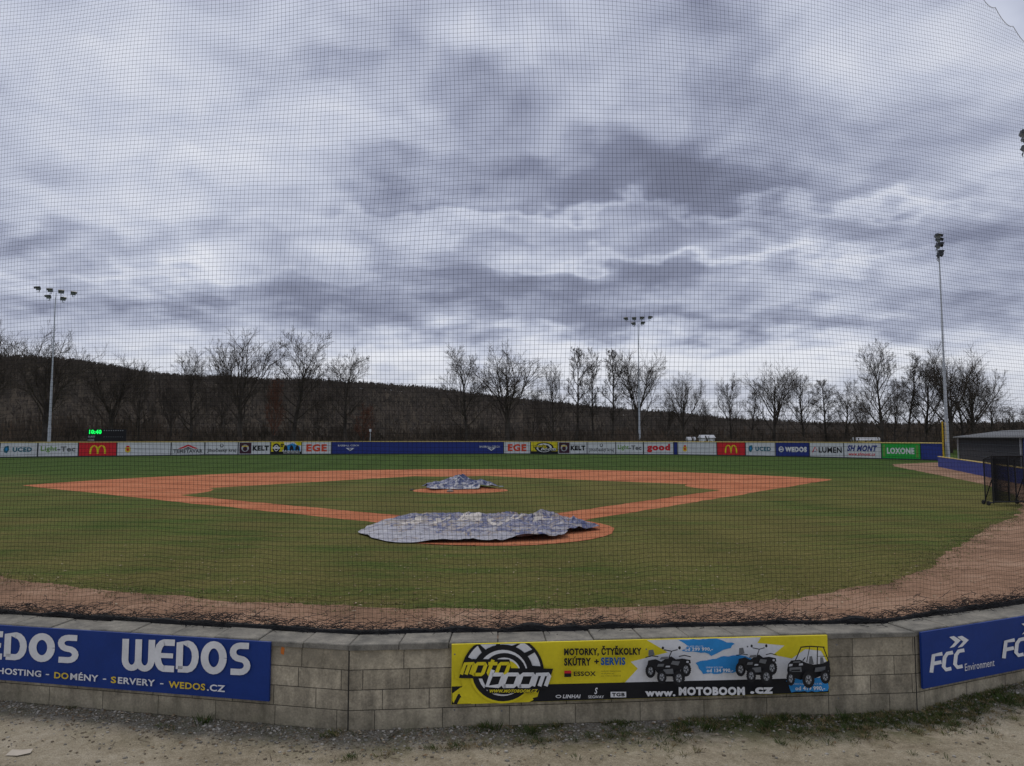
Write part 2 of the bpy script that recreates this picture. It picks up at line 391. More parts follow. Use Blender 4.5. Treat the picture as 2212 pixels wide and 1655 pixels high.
# --- left banner
lb = Board('advertising_banner', on_front(0, -7.2), on_front(0, -2.433), BZ0, BZ1, BLUE, .0012, None, .025,
           label="dark blue banner with large white company lettering", category='banner', group='banners on the block wall')
p = [on_front(0, -5.70), on_front(0, -2.433)]
k0 = (p[0]-on_front(0, -7.2)).length/lb.W
u4 = unit4(0, 587, 1355, 1385, 1487, 1514, 8.36, 7.67)
def lun(x, y):
    a, b = u4(x+14, y+.7); return (max(.001, k0 + a*(1-k0)), b)
lb.unit = lun
def wedos(b, x0, y0, x1, y1, slope, m):
    w = x1-x0; f = lambda u, v: (x0+w*u, y0+(y1-y0)*(1-v)+slope*u)
    for c in (.075, .175):
        pts = [f(c-.05, 1)]
        for i in range(13):
            a = math.pi+math.pi*i/12; pts.append(f(c+.05*math.cos(a), .32+.28*math.sin(a)))
        pts.append(f(c+.05, 1)); b.band(pts, w*.05, m, 'printed_lettering')
    for c, ch in ((.33, 'E'), (.50, 'D'), (.70, 'O'), (.90, 'S')):
        if ch in 'E':
            pts = [f(c+.07, .93), f(c-.01, .93)]
            for i in range(9):
                a = math.pi/2+math.pi*i/8; pts.append(f(c-.01+.05*math.cos(a), .5+.43*math.sin(a)))
            pts += [f(c-.01, .07), f(c+.07, .07)]
            b.band(pts, w*.052, m, 'printed_lettering'); b.band([f(c-.05, .5), f(c+.06, .5)], w*.04, m, 'printed_lettering')
        elif ch == 'D':
            pts = [f(c-.06, .08), f(c-.06, .92), f(c-.0, .92)]
            for i in range(9):
                a = math.pi/2-math.pi*i/8; pts.append(f(c+.0+.06*math.cos(a), .5+.42*math.sin(a)))
            pts += [f(c-.07, .08)]; b.band(pts, w*.052, m, 'printed_lettering')
        elif ch == 'O':
            pts = [f(c+.07*math.cos(2*math.pi*i/24), .5+.42*math.sin(2*math.pi*i/24)) for i in range(25)]
            b.band(pts, w*.058, m, 'printed_lettering')
        else:
            pts = [f(c+.065, .92), f(c, .92)]
            for i in range(1, 8):
                a = math.pi/2+math.pi*i/8; pts.append(f(c+.055*math.cos(a), .71+.21*math.sin(a)))
            pts.append(f(c, .5))
            for i in range(1, 9):
                a = math.pi/2-math.pi*i/8; pts.append(f(c+.055*math.cos(a), .29+.21*math.sin(a)))
            pts.append(f(c-.07, .08)); b.band(pts, w*.050, m, 'printed_lettering')
wedos(lb, -104, 1369, 176, 1432, 8, WHITE); wedos(lb, 262, 1381, 540, 1450, 6, WHITE)
def run(b, items, y0, y1, sl):
    for s_, x0, x1, m in items:
        dd = sl*((x0+x1)/2)/587; rr = sl*(x1-x0)/587
        if s_ == '-': b.rect(x0, (y0+y1)/2+dd+1.2, x1, (y0+y1)/2+dd-1.2, m, 'printed_lettering')
        else: b.text(s_, x0, y1+dd-rr/2, x1, (y0 if s_ != 'MÉNY' else y0-4)+dd-rr/2, m, .025, rise=rr)
run(lb, [('WEB', -50, -8, WHITE), ('HOSTING', 3, 95, WHITE), ('-', 105, 112, WHITE), ('DO', 123, 153, GOLD), ('MÉNY', 157, 216, WHITE), ('-', 226, 233, WHITE),
         ('S', 243, 254, GOLD), ('ERVERY', 258, 336, WHITE), ('-', 347, 354, WHITE), ('WEDOS', 365, 442, GOLD), ('.CZ', 446, 484, WHITE)], 1456, 1471, 28)
lb.finish()
# --- right banner
rb = Board('advertising_banner', on_front(2, 4.32), on_front(2, 7.9), BZ0, BZ1, BLUE, .0012, None, .025,
           label="blue banner with white slanted three letter company logo", category='banner', group='banners on the block wall')
fr = (on_front(2, 5.99)-on_front(2, 4.32)).length/rb.W
u5 = unit4(1980, 2212, 1361, 1331, 1483, 1448, 8.05, 8.8)
rb.unit = lambda x, y: (min(.999, u5(x-14, y)[0]*fr), u5(x-14, y-1.5)[1])
for dx, dy in ((0, 0), (153, -24)):
    def S(x, y): return (x+dx, y+dy)
    def bd(pts, w=8): rb.band([S(*q) for q in pts], w, WHITE, 'printed_logo')
    bd([(2012, 1450), (2018, 1413), (2037, 1410)]); bd([(2015, 1431), (2034, 1428)])
    bd([(2059, 1408), (2047, 1410), (2041, 1418), (2038, 1438), (2043, 1445), (2054, 1443)])
    bd([(2083, 1404), (2071, 1406), (2065, 1414), (2062, 1434), (2067, 1441), (2078, 1439)])
    for sx in (0, 17):
        rb.poly([S(2052+sx, 1374), S(2062+sx, 1372), S(2076+sx, 1382), S(2062+sx, 1396), S(2052+sx, 1398), S(2064+sx, 1385)], WHITE)
    if dx == 0: rb.text('Environment', 2082, 1450, 2145, 1434, WHITE, .0, rise=-8)
rb.finish()

# ================================================================== OUTFIELD FENCE
FENCE = [(-1.0, 86), (-.85, 100), (-.69, 113), (-.409, 129), (-.234, 136), (-.01, 138), (.2176, 131), (.32, 123), (.411, 115), (.548, 101.5), (.579, 97.5)]
FXY = [Vector((t*y, y)) for t, y in FENCE]
def along_fence(t):
    for i in range(len(FXY)-1):
        a, b = FXY[i], FXY[i+1]
        if FENCE[i][0] <= t <= FENCE[i+1][0]:
            d = b-a; k = (t*a.y-a.x)/(d.x-t*d.y); return a+d*k
    return FXY[-1]
def mcd(b):
    for c in (.40, .60):
        pts = []
        for i in range(17):
            a = math.pi*i/16; pts.append((c-.1*math.cos(a)*1.0, .15+.62*max(0, math.sin(a))**.75))
        b.band(pts, .05, YEL)
def emblem(b):
    b.poly([(.14, .3), (.19, .2), (.24, .3), (.24, .62), (.14, .62)], GOLD); b.rect(.16, .62, .22, .75, RED)
    b.ell(.19, .45, .025, .12, RED, n=12); b.text('Hluboká nad Vltavou', .32, .42, .86, .56, LGREY, .0)
def uced(b):
    b.poly([(.08, .5), (.12, .75), (.22, .8), (.24, .5), (.18, .25), (.11, .3)], TEAL); b.ell(.165, .55, .03, .12, SKYB, n=12)
    b.text('UCED', .33, .34, .86, .68, TEAL, .05)
def kelt(b):
    b.rect(.02, .04, .40, .96, MAROON); b.ell(.2, .5, .12, .3, LGREY, n=14); b.ell(.2, .45, .07, .2, MAROON, n=14); b.rect(.1, .62, .3, .7, GOLD)
    b.text('KELT', .44, .28, .96, .70, BLACK, .06)
def lt(b):
    b.text('Light', .06, .28, .47, .76, DGREEN, .03); b.text('-Tec', .48, .33, .94, .72, GREY, .04)
def kraj(b):
    b.ell(.5, .72, .06, .16, GREY, n=14); b.ell(.5, .74, .03, .09, FWHITE, n=12); b.text('Jihočeský kraj', .05, .12, .95, .50, GREY, .04)
def tems(b):
    b.poly([(.18, .48), (.5, .82), (.82, .48), (.7, .48), (.5, .68), (.3, .48)], RED); b.poly([(.36, .48), (.5, .62), (.64, .48)], BLACK)
    b.text('TEMSTAVAR', .05, .14, .95, .44, GREY, .06)
def ege(b): b.text('EGE', .14, .18, .86, .82, ORED, .05)
def moto(b):
    b.rect(0, 0, 1, .2, BLACK); b.ell(.5, .5, .36, .46, BLACK); b.ell(.5, .5, .29, .38, WHITE); b.ell(.5, .46, .22, .30, BLACK); b.ell(.5, .46, .12, .17, YEL)
    b.text('moto', .08, .5, .6, .84, BLACK, .09, .4); b.text('moto', .10, .54, .58, .8, YEL, .03, .4)
    b.text('boom', .34, .22, .97, .58, BLACK, .09, .4); b.text('boom', .37, .26, .95, .53, WHITE, .03, .4)
def moto2(b):
    b.rect(0, 0, 1, .2, BLACK); b.poly([(.36, .2), (1, .2), (1, .98), (.42, .98), (.46, .6)], WHITE); b.poly([(.42, .3), (.98, .24), (.96, .62), (.7, .92), (.5, .7)], SKYB); b.poly([(.78, .98), (1, .98), (1, .7), (.86, .72)], YEL)
    b.ell(.17, .5, .13, .40, BLACK, n=16); b.ell(.17, .5, .08, .27, WHITE, n=14); b.ell(.17, .48, .05, .18, BLACK, n=14); b.rect(.05, .44, .29, .58, WHITE)
    for x in (.48, .68, .87):
        b.poly([(x-.07, .36), (x-.06, .60), (x-.01, .76), (x+.05, .62), (x+.07, .36)], BLACK); b.ell(x-.04, .33, .025, .1, BLACK, n=10); b.ell(x+.045, .33, .025, .1, BLACK, n=10)
    b.rect(.31, .76, .42, .86, BLACK); b.rect(.31, .60, .39, .70, BLACK); b.text('www.MOTOBOOM.cz', .4, .04, .95, .16, WHITE, .02)
def good(b): b.text('good', .1, .14, .9, .86, RED, .06)
def wed(b):
    b.ell(.16, .5, .08, .22, WHITE, n=16); b.ell(.16, .5, .05, .14, NAVY, n=14); b.rect(.1, .46, .22, .54, WHITE)
    b.text('WEDOS', .28, .30, .94, .70, WHITE, .07)
def lumen(b):
    b.band([(.08, .3), (.16, .7), (.22, .45)], .03, RED); b.band([(.1, .36), (.2, .36)], .03, NAVY); b.text('LUMEN', .27, .28, .96, .70, BLACK, .035)
def shm(b):
    b.text('SH MONT', .08, .42, .92, .86, NAVY, .05, .35); b.text('www.shmont.cz', .12, .12, .86, .36, RED, .03, .3)
def lox(b):
    b.text('LOXONE', .14, .30, .86, .72, WHITE, .05)
    for x in (.03, .9): b.rect(x, .1, x+.06, .9, DGREEN)
def bcz(b):
    for x in (.035, .86):
        b.text('BASEBALL CZECH', x, .62 if x < .5 else .5, x+.12, .76 if x < .5 else .66, WHITE, .02)
        b.poly([(x+.045, .48), (x+.095, .48), (x+.07, .22)], WHITE); b.poly([(x+.058, .44), (x+.082, .44), (x+.07, .31)], NAVY)
def none(b): pass
PAN = [(-150, -75, FWHITE, lumen, 'white board with dark blue and red company lettering'), (-75, 0, FWHITE, kelt, 'white board with dark emblem and black lettering'),
 (0, 82, FWHITE, uced, "white board with teal badge and teal lettering"), (82, 170, FWHITE, lt, "white board with green and grey lettering"),
 (170, 253, RED, mcd, "red board with yellow double arch emblem"), (253, 370, FWHITE, emblem, "long white board with small town crest"),
 (370, 443, FWHITE, tems, "white board with red roof emblem"), (443, 515, FWHITE, kraj, "white board with grey regional authority lettering"),
 (515, 585, FWHITE, kelt, "white board with dark emblem and black lettering"), (585, 652, YEL, moto2, "yellow board with blue splash and black quad bikes"),
 (652, 716, FWHITE, ege, "white board with three bold red letters"), (716, 1088, NAVY, bcz, "long dark blue board with two small white emblems"),
 (1088, 1146, FWHITE, ege, "white board with three bold red letters"), (1146, 1205, YEL, moto, "yellow board with black tyre emblem"),
 (1205, 1268, FWHITE, kelt, "white board with dark emblem and black lettering"), (1268, 1330, FWHITE, kraj, "white board with grey regional authority lettering"),
 (1330, 1390, FWHITE, lt, "white board with green and grey lettering"), (1390, 1455, FWHITE, good, "white board with rounded red lettering"),
 (1455, 1463, NAVY, none, "narrow plain dark blue fence board"), (1463, 1548, FWHITE, emblem, "long white board with small town crest"),
 (1548, 1610, RED, mcd, "red board with yellow double arch emblem"), (1610, 1675, FWHITE, uced, "white board with teal badge and teal lettering"),
 (1675, 1748, NAVY, wed, "dark blue board with bold white lettering"), (1748, 1822, FWHITE, lumen, "white board with black lettering and red mark"),
 (1822, 1903, FWHITE, shm, "white board with slanted blue lettering"), (1903, 1988, GREEN, lox, "green board with white lettering"),
 (1988, 2036, NAVY, none, "plain dark blue fence board beside yellow pole")]
fence_pts = []
for x0, x1, m, fn, lab in PAN:
    a = along_fence((x0-1106)/1605); b = along_fence((x1-1106)/1605)
    if not fence_pts: fence_pts.append(a)
    fence_pts.append(b)
    d = (b-a).normalized()
    bo = Board('advertising_board', a+d*.09, b-d*.09, .16, 2.26, m, .004, None, .04, label=lab, category='advertising board', group='advertising boards along the outfield fence')
    fn(bo); bo.finish()
V, F = [], []; V2, F2 = [], []
o = fence_pts[0]
bk = offset_line(fence_pts, .08); bk2 = offset_line(fence_pts, .16)
for i in range(len(fence_pts)-1):
    q = [bk[i]-o, bk[i+1]-o, bk2[i+1]-o, bk2[i]-o]; b = len(V)
    for z in (0, 2.27):
        for c in q: V.append((c.x, c.y, z))
    F += [(b, b+1, b+5, b+4), (b+2, b+3, b+7, b+6), (b+4, b+5, b+6, b+7)]
tube(V2, F2, [((p_-o).x, (p_-o).y, 2.34) for p_ in fence_pts], [.085]*len(fence_pts), 6)
fe = empty('outfield_fence', (o.x, o.y, 0), label="long dark outfield fence with yellow padded top rail", category='fence')
mesh_obj('fence_backing', V, F, DSTEEL, parent=fe); mesh_obj('top_rail', V2, F2, CREAM, parent=fe)

# ================================================================== GROUND
def grass_mat(name, bias):
    m, g, b = new_mat(name)
    p = g.n('ShaderNodeNewGeometry').outputs['Position']
    s = g.n('ShaderNodeSeparateXYZ'); g.L.new(p, s.inputs[0])
    n1 = g.noise(p, .10, 4, .6, .4); n2 = g.noise(g.vm('MULTIPLY', p, (.6, 1.3, 1)), .8, 6, .72); n3 = g.noise(p, 9, 4, .75); n4 = g.noise(p, 38, 3, .8)
    n5 = g.noise(g.vm('MULTIPLY', p, (.35, 1.6, 1)), .55, 5, .7, .5)
    green = g.mix(n2, (.034, .068, .013), (.078, .112, .024))
    olive = g.mix(n2, (.060, .070, .017), (.17, .142, .048))
    far = g.maprange(s.outputs[1], 48, 80, 0, 1)
    gr = g.m('ADD', far, g.m('MULTIPLY', g.m('SUBTRACT', n1, .5), 2.6))
    gr = g.m('ADD', gr, g.m('MULTIPLY', g.m('SUBTRACT', n5, .5), 3.4))
    gr = g.m('ADD', gr, g.maprange(s.outputs[0], -25, 0, .35, 0))
    gr = g.m('ADD', gr, bias, clamp=True)
    c = g.mix(gr, olive, green)
    fg = g.mix(g.ramp(n2, [(.35, 0), (.65, 1)]), (.030, .062, .012), (.054, .088, .019))
    c = g.mix(g.m('MULTIPLY', far, .8), c, fg)
    c = g.mix(1, c, g.ramp(n3, [(.25, .50), (.75, 1.45)]), 'MULTIPLY')
    c = g.mix(1, c, g.ramp(n4, [(.25, .55), (.75, 1.4)]), 'MULTIPLY')
    straw = g.m('MULTIPLY', g.ramp(g.noise(p, 5, 5, .8), [(.56, 0), (.69, .65)]), g.maprange(s.outputs[1], 12, 60, 1, .1))
    c = g.mix(straw, c, (.28, .215, .10))
    mo = g.m('SINE', g.m('MULTIPLY', g.m('ADD', s.outputs[0], g.m('MULTIPLY', s.outputs[1], .12)), 1.3))
    c = g.mix(1, c, g.ramp(g.m('MULTIPLY_ADD', mo, .5, .5), [(.2, .94), (.8, 1.05)]), 'MULTIPLY')
    g.put(b.inputs['Base Color'], c); b.inputs['Roughness'].default_value = 1; b.inputs['Specular IOR Level'].default_value = .05
    bump(g, b, g.m('ADD', n3, n4), .6, .04); return m
GRASS = grass_mat('mown_grass', .15)
GRASS2 = grass_mat('infield_grass_turf', .05)
def dirt_mat(name, c0, c1, c2, sc=1.0, fine=60, con=1.0):
    m, g, b = new_mat(name); p = g.n('ShaderNodeNewGeometry').outputs['Position']
    n1 = g.noise(p, .35*sc, 5, .65, .5); n2 = g.noise(p, 5*sc, 5, .75); n3 = g.noise(p, fine, 3, .8)
    c = g.ramp(g.m('ADD', g.m('MULTIPLY', n1, .6), g.m('MULTIPLY', n2, .4)), [(.38, c0), (.5, c1), (.61, c2)])
    c = g.mix(1, c, g.ramp(n3, [(.28, 1-.45*con), (.72, 1+.35*con)]), 'MULTIPLY')
    g.put(b.inputs['Base Color'], c); b.inputs['Roughness'].default_value = 1; b.inputs['Specular IOR Level'].default_value = .1
    bump(g, b, g.m('ADD', n2, n3), .5*con, .03); return m
CLAY = dirt_mat('orange_clay', (.29, .098, .044), (.41, .142, .066), (.47, .185, .092))
TRACK = dirt_mat('red_gravel_track', (.15, .092, .058), (.25, .148, .094), (.33, .215, .145), 1.5, 60, .7)

def sheet(name, pts, z, mat, jit=0, seg=1.0):
    out = []
    n = len(pts)
    for i in range(n):
        a = Vector(pts[i]); b = Vector(pts[(i+1) % n]); k = max(1, int((b-a).length/seg))
        for j in range(k):
            p_ = a.lerp(b, j/k)
            if jit:
                q = noise.noise_vector(Vector((p_.x*.9, p_.y*.9, z*50)))+noise.noise_vector(Vector((p_.x*4.1, p_.y*4.1, 3)))*.6+noise.noise_vector(Vector((p_.x*13, p_.y*13, 5)))*.35
                p_ = Vector((p_.x+q.x*jit, p_.y+q.y*jit))
            out.append((p_.x, p_.y, z))
    return mesh_obj(name, out, [tuple(range(len(out)))], mat, kind='structure')
mesh_obj('ground', [(-2500, -300, 0), (2500, -300, 0), (2500, 3000, 0), (-2500, 3000, 0)], [(0, 1, 2, 3)], GRASS, kind='structure')
H = Vector((-.75, 25.6)); E1 = Vector((.614, .789)); E3 = Vector((-.789, .614)); AX = Vector((-.124, .992)); MO = H+AX*18.4
pts = []; s = 0
while True:
    p_ = H+E1*s-E3*1.2
    if s > 10 and (p_-MO).length > 29: break
    pts.append(p_); s += 1
a0 = math.atan2((p_-MO).y, (p_-MO).x); l = []; s = 0
while True:
    p_ = H+E3*s-E1*1.2
    if s > 10 and (p_-MO).length > 29: break
    l.append(p_); s += 1
a1 = math.atan2((p_-MO).y, (p_-MO).x)
if a1 < a0: a1 += 2*math.pi
for i in range(61):
    a = a0+(a1-a0)*i/60; pts.append(MO+Vector((math.cos(a), math.sin(a)))*29)
pts += l[::-1]
sheet('infield_dirt', pts, .004, CLAY, .16, .5)
ab = []
def arc(cx, cyy, x0, y0, x1, y1):
    A0 = math.atan2(y0-cyy, x0-cx); A1 = math.atan2(y1-cyy, x1-cx)
    while A1-A0 > math.pi: A1 -= 2*math.pi
    while A1-A0 < -math.pi: A1 += 2*math.pi
    r = math.hypot(x0-cx, y0-cyy)
    for i in range(9): a = A0+(A1-A0)*i/8; ab.append((cx+r*math.cos(a), cyy+r*math.sin(a)))
ab.append((1, 1)); arc(27.4, 0, 22.5, 1, 26.4, 4.9); arc(27.4, 27.4, 26.4, 22.5, 22.5, 26.4); arc(0, 27.4, 4.9, 26.4, 1, 22.5)
sheet('infield_grass', [H+E1*a+E3*b for a, b in ab], .010, GRASS2, .14, .5)
sheet('home_plate_circle', [H+Vector((math.cos(i*.1745), math.sin(i*.1745)))*4.2 for i in range(36)], .016, CLAY, .10, .4)
tr = [(-60, 60), (-34, 42), (-20, 26), (-15, 19.5), (-11.3, 16.6), (-8, 15.2), (-5.3, 14.3), (-2.6, 13.8), (0, 13.6), (3.4, 14), (5.6, 14.7), (7.7, 15.8), (10, 18), (12, 20.6), (14, 22.9), (16.3, 25.8), (19.5, 29), (22.2, 32.5), (27, 40), (31.4, 49.8), (36, 64), (41, 80), (44, 86), (52, 92), (70, 92), (70, 20), (13, 10.5), (4.3, 8.2), (-1.6, 7.7), (-13, 10.0), (-60, 20)]
sheet('warning_track', tr, .006, TRACK, .17, .12)
# tufts of grass creeping over the border of the track
V, F, fm = [], [], []
def blade(x, y, z, h, w, lean, an):
    b = len(V); dx, dy = math.cos(an), math.sin(an)
    V.extend([(x-dy*w, y+dx*w, z), (x+dy*w, y-dx*w, z), (x+dx*lean*.5+dy*w*.6, y+dy*lean*.5-dx*w*.6, z+h*.65), (x+dx*lean, y+dy*lean, z+h)])
    F.extend([(b, b+1, b+2), (b, b+2, b+3)])
for i in range(3, 18):
    a = Vector(tr[i]); b_ = Vector(tr[i+1]); n = int((b_-a).length*34)
    for k in range(n):
        p_ = a.lerp(b_, R.random()); p_ = Vector((p_.x+R.gauss(0, .30), p_.y+R.gauss(0, .36))); c = R.choice([0, 1, 1, 2, 2])
        for q in range(6): blade(p_.x+R.gauss(0, .05), p_.y+R.gauss(0, .05), .006, R.uniform(.015, .04), .006, .04, R.random()*6.28); fm += [c, c]
WG = [paint('weed_green', (.045, .070, .014), .8), paint('weed_olive', (.10, .098, .026), .8), paint('weed_straw', (.22, .165, .08), .8)]
mesh_obj('border_grass', V, F, WG, fm, kind='stuff')
# mound
V, F = [(0, 0, .27)], []
rs = [.5, 1.1, 1.7, 2.3, 2.75]; zs = [.27, .26, .18, .08, .018]
for r, z in zip(rs, zs):
    for k in range(40):
        a = k*math.pi/20; q = r*(1+.03*math.sin(5*a+r)); V.append((q*math.cos(a), q*math.sin(a), z+(.01*noise.noise(Vector((q*math.cos(a), q*math.sin(a), 1))) if r < 2.5 else 0)))
for k in range(40): F.append((0, 1+k, 1+(k+1) % 40))
for i in range(4):
    for k in range(40): a = 1+i*40+k; b = 1+i*40+(k+1) % 40; F.append((a, a+40, b+40, b))
mesh_obj('pitching_mound', V, F, CLAY, loc=(MO.x, MO.y, 0), smooth=True, kind='structure')
# terrace in front of wall
def wally(x):
    for k in range(3):
        if FP[k].x <= x <= FP[k+1].x: return FP[k].y+(FP[k+1].y-FP[k].y)*(x-FP[k].x)/(FP[k+1].x-FP[k].x)
    return 9
def zt(x, y):
    yw = wally(x)
    return TZ+.022*noise.noise(Vector((x*1.1, y*1.1, 0)))+.010*noise.noise(Vector((x*5, y*5, 2)))+.09*max(0, x-3.8)*max(0, 1-(yw-y)/1.0)*.35
V = []; F = []; UV = []
NX, NY = 130, 50
for j in range(NY+1):
    for i in range(NX+1):
        x = -13+25*i/NX; d_ = (j/NY)**1.5*8
        y = wally(x)+.04-d_
        V.append((x, y, zt(x, y))); UV.append((x, d_))
for j in range(NY):
    for i in range(NX): a = j*(NX+1)+i; F.append((a, a+NX+1, a+NX+2, a+1))
def terr_mat():
    m, g, b = new_mat('terrace_earth'); p = g.n('ShaderNodeNewGeometry').outputs['Position']
    uv = g.n('ShaderNodeUVMap').outputs[0]; s = g.n('ShaderNodeSeparateXYZ'); g.L.new(uv, s.inputs[0])
    n1 = g.noise(p, 1.3, 6, .7, .4); n2 = g.noise(p, 14, 5, .75); n3 = g.noise(p, 70, 3, .8)
    vo = g.n('ShaderNodeTexVoronoi'); g.L.new(p, vo.inputs['Vector']); vo.inputs['Scale'].default_value = 60
    sand = g.ramp(g.m('ADD', g.m('MULTIPLY', n1, .6), g.m('MULTIPLY', n2, .4)), [(.35, (.20, .165, .11)), (.5, (.35, .30, .215)), (.66, (.46, .405, .31))])
    gv = g.mix(vo.outputs['Color'], (.09, .08, .06), (.34, .31, .26)); gv = g.mix(.3, gv, (.20, .18, .135))
    d = g.m('ADD', s.outputs[1], g.m('MULTIPLY', g.m('SUBTRACT', n1, .5), .9))
    c = g.mix(g.maprange(d, .26, .46, 1, 0), sand, gv)
    gsel = g.m('MULTIPLY', g.ramp(g.noise(p, 2.1, 6, .75), [(.45, 0), (.54, 1)]), g.maprange(s.outputs[1], .35, .9, 1, .08))
    gsel = g.m('MULTIPLY', gsel, g.maprange(s.outputs[0], -2.5, 2.5, .35, 1))
    c = g.mix(g.m('MULTIPLY', gsel, .85), c, g.mix(n2, (.03, .045, .010), (.11, .115, .03)))
    c = g.mix(1, c, g.ramp(n3, [(.28, .6), (.72, 1.3)]), 'MULTIPLY')
    g.put(b.inputs['Base Color'], c); b.inputs['Roughness'].default_value = 1; b.inputs['Specular IOR Level'].default_value = .1
    bump(g, b, g.m('ADD', n2, g.m('ADD', n3, vo.outputs['Distance'])), .7, .02); return m
mesh_obj('terrace_ground', V, F, terr_mat(), uv=UV, smooth=True, kind='structure')
# pebbles
V, F = [], []; fm = []
ico = [(0, 0, 1), (.89, 0, .45), (.28, .85, .45), (-.72, .53, .45), (-.72, -.53, .45), (.28, -.85, .45), (.72, .53, -.45), (-.28, .85, -.45), (-.89, 0, -.45), (-.28, -.85, -.45), (.72, -.53, -.45), (0, 0, -1)]
icf = [(0, 1, 2), (0, 2, 3), (0, 3, 4), (0, 4, 5), (0, 5, 1), (1, 6, 2), (2, 7, 3), (3, 8, 4), (4, 9, 5), (5, 10, 1), (6, 7, 2), (7, 8, 3), (8, 9, 4), (9, 10, 5), (10, 6, 1), (11, 7, 6), (11, 8, 7), (11, 9, 8), (11, 10, 9), (11, 6, 10)]
for i in range(8000):
    x = R.uniform(-7, 7); d = abs(R.gauss(0, .24))+.01 if R.random() < .85 else R.uniform(0, 1.4)
    if x > 0 and R.random() < .4: continue
    y = wally(x)-d; s_ = R.choice([.005, .007, .009, .010, .015])*R.uniform(.7, 1.3); b = len(V); an = R.random()*6.28
    ca, sa = math.cos(an), math.sin(an); ex = R.uniform(.8, 1.5); z = zt(x, y)
    for q in ico:
        u, v = q[0]*s_*ex, q[1]*s_; V.append((x+u*ca-v*sa, y+u*sa+v*ca, z+q[2]*s_*.6+s_*.3))
    F += [tuple(b+k for k in f) for f in icf]; fm += [R.choice([0, 1, 1, 2, 2])]*20
mesh_obj('gravel', V, F, [paint('pebble_light', (.38, .35, .30), .9), paint('pebble_grey', (.20, .185, .155), .9), paint('pebble_brown', (.16, .13, .09), .9)], fm, kind='stuff', smooth=True)
# weeds
V, F, fm = [], [], []
tuf = 0
while tuf < 1500:
    x = R.uniform(-7, 7); d = abs(R.gauss(0, .30))
    if noise.noise(Vector((x*1.6, d*3, 5)))+.10*(x-.5) < -.02+.25*R.random(): continue
    tuf += 1; y = wally(x)-d-.02; z = zt(x, y); c = R.choice([0, 0, 1, 2]); hh = R.uniform(.015, .045)
    for k in range(R.randint(10, 22)):
        an = R.random()*6.28; rr = R.uniform(0, .05)
        blade(x+rr*math.cos(an), y+rr*math.sin(an), z, hh*R.uniform(.6, 1.3), .0022, hh*R.uniform(.2, 1.2), an); fm += [c, c]
for (x, d) in ((2.35, .12), (1.9, .3), (.2, .22), (-.2, .1), (5.3, .3), (2.5, .3), (3.4, .15), (-3.1, .12)):
    y = wally(x)-d
    for k in range(60):
        an = R.random()*6.28; rr = R.uniform(0, .09); h = R.uniform(.04, .10)
        blade(x+rr*math.cos(an), y+rr*math.sin(an), zt(x, y), h, .003, h*.5, an); fm += [0, 0]
mesh_obj('grass_tufts', V, F, WG, fm, kind='stuff')
# dead leaves and twigs
V, F, fm = [], [], []
for i in range(1900):
    x = R.uniform(-12, 12)
    if i < 1500:
        y = R.triangular(8.3, 26, 9.5); z0 = .02
        if y < wally(max(-13, min(12, x)))+.6: continue
        s_ = R.uniform(.02, .05)
    else:
        x = R.uniform(-6, 6); y = wally(x)-abs(R.gauss(0, .4)); z0 = zt(x, y)+.006; s_ = R.uniform(.012, .03)
    an = R.random()*6.28; b = len(V)
    for k, (u, v, w) in enumerate(((-1, 0, 0), (0, -.5, .3), (1, 0, .1), (0, .5, .4))):
        V.append((x+s_*(u*math.cos(an)-v*math.sin(an)), y+s_*(u*math.sin(an)+v*math.cos(an)), z0+w*s_))
    F.append((b, b+1, b+2, b+3)); fm.append(i % 2)
mesh_obj('fallen_leaves', V, F, [paint('dry_leaf', (.20, .13, .07), .8), paint('pale_leaf', (.36, .29, .20), .8)], fm, kind='stuff')
V, F = [], []
for i in range(60):
    x = R.uniform(-6, 6); y = wally(x)-R.uniform(.05, .8); an = R.random()*6.28; l_ = R.uniform(.04, .16); pts_ = []
    for k in range(4):
        pts_.append((x, y, zt(x, y)+.008+.004*k)); x += l_/3*math.cos(an); y += l_/3*math.sin(an); an += R.gauss(0, .3)
    tube(V, F, pts_, [.0025]*4, 4)
mesh_obj('dry_twigs', V, F, paint('dry_twig', (.07, .05, .035), .9), kind='stuff')
mesh_obj('paper_scrap', [(-.10, -.05, .01), (.02, -.06, .012), (.11, -.02, .02), (.09, .05, .03), (-.02, .06, .015), (-.09, .03, .03), (0, 0, .028)],
         [(0, 1, 6), (1, 2, 6), (2, 3, 6), (3, 4, 6), (4, 5, 6), (5, 0, 6)], paint('paper', (.42, .37, .30)), loc=(-4.5, 7.0, zt(-4.5, 7.0)), label="crumpled pale paper scrap lying on sandy ground", category='litter')

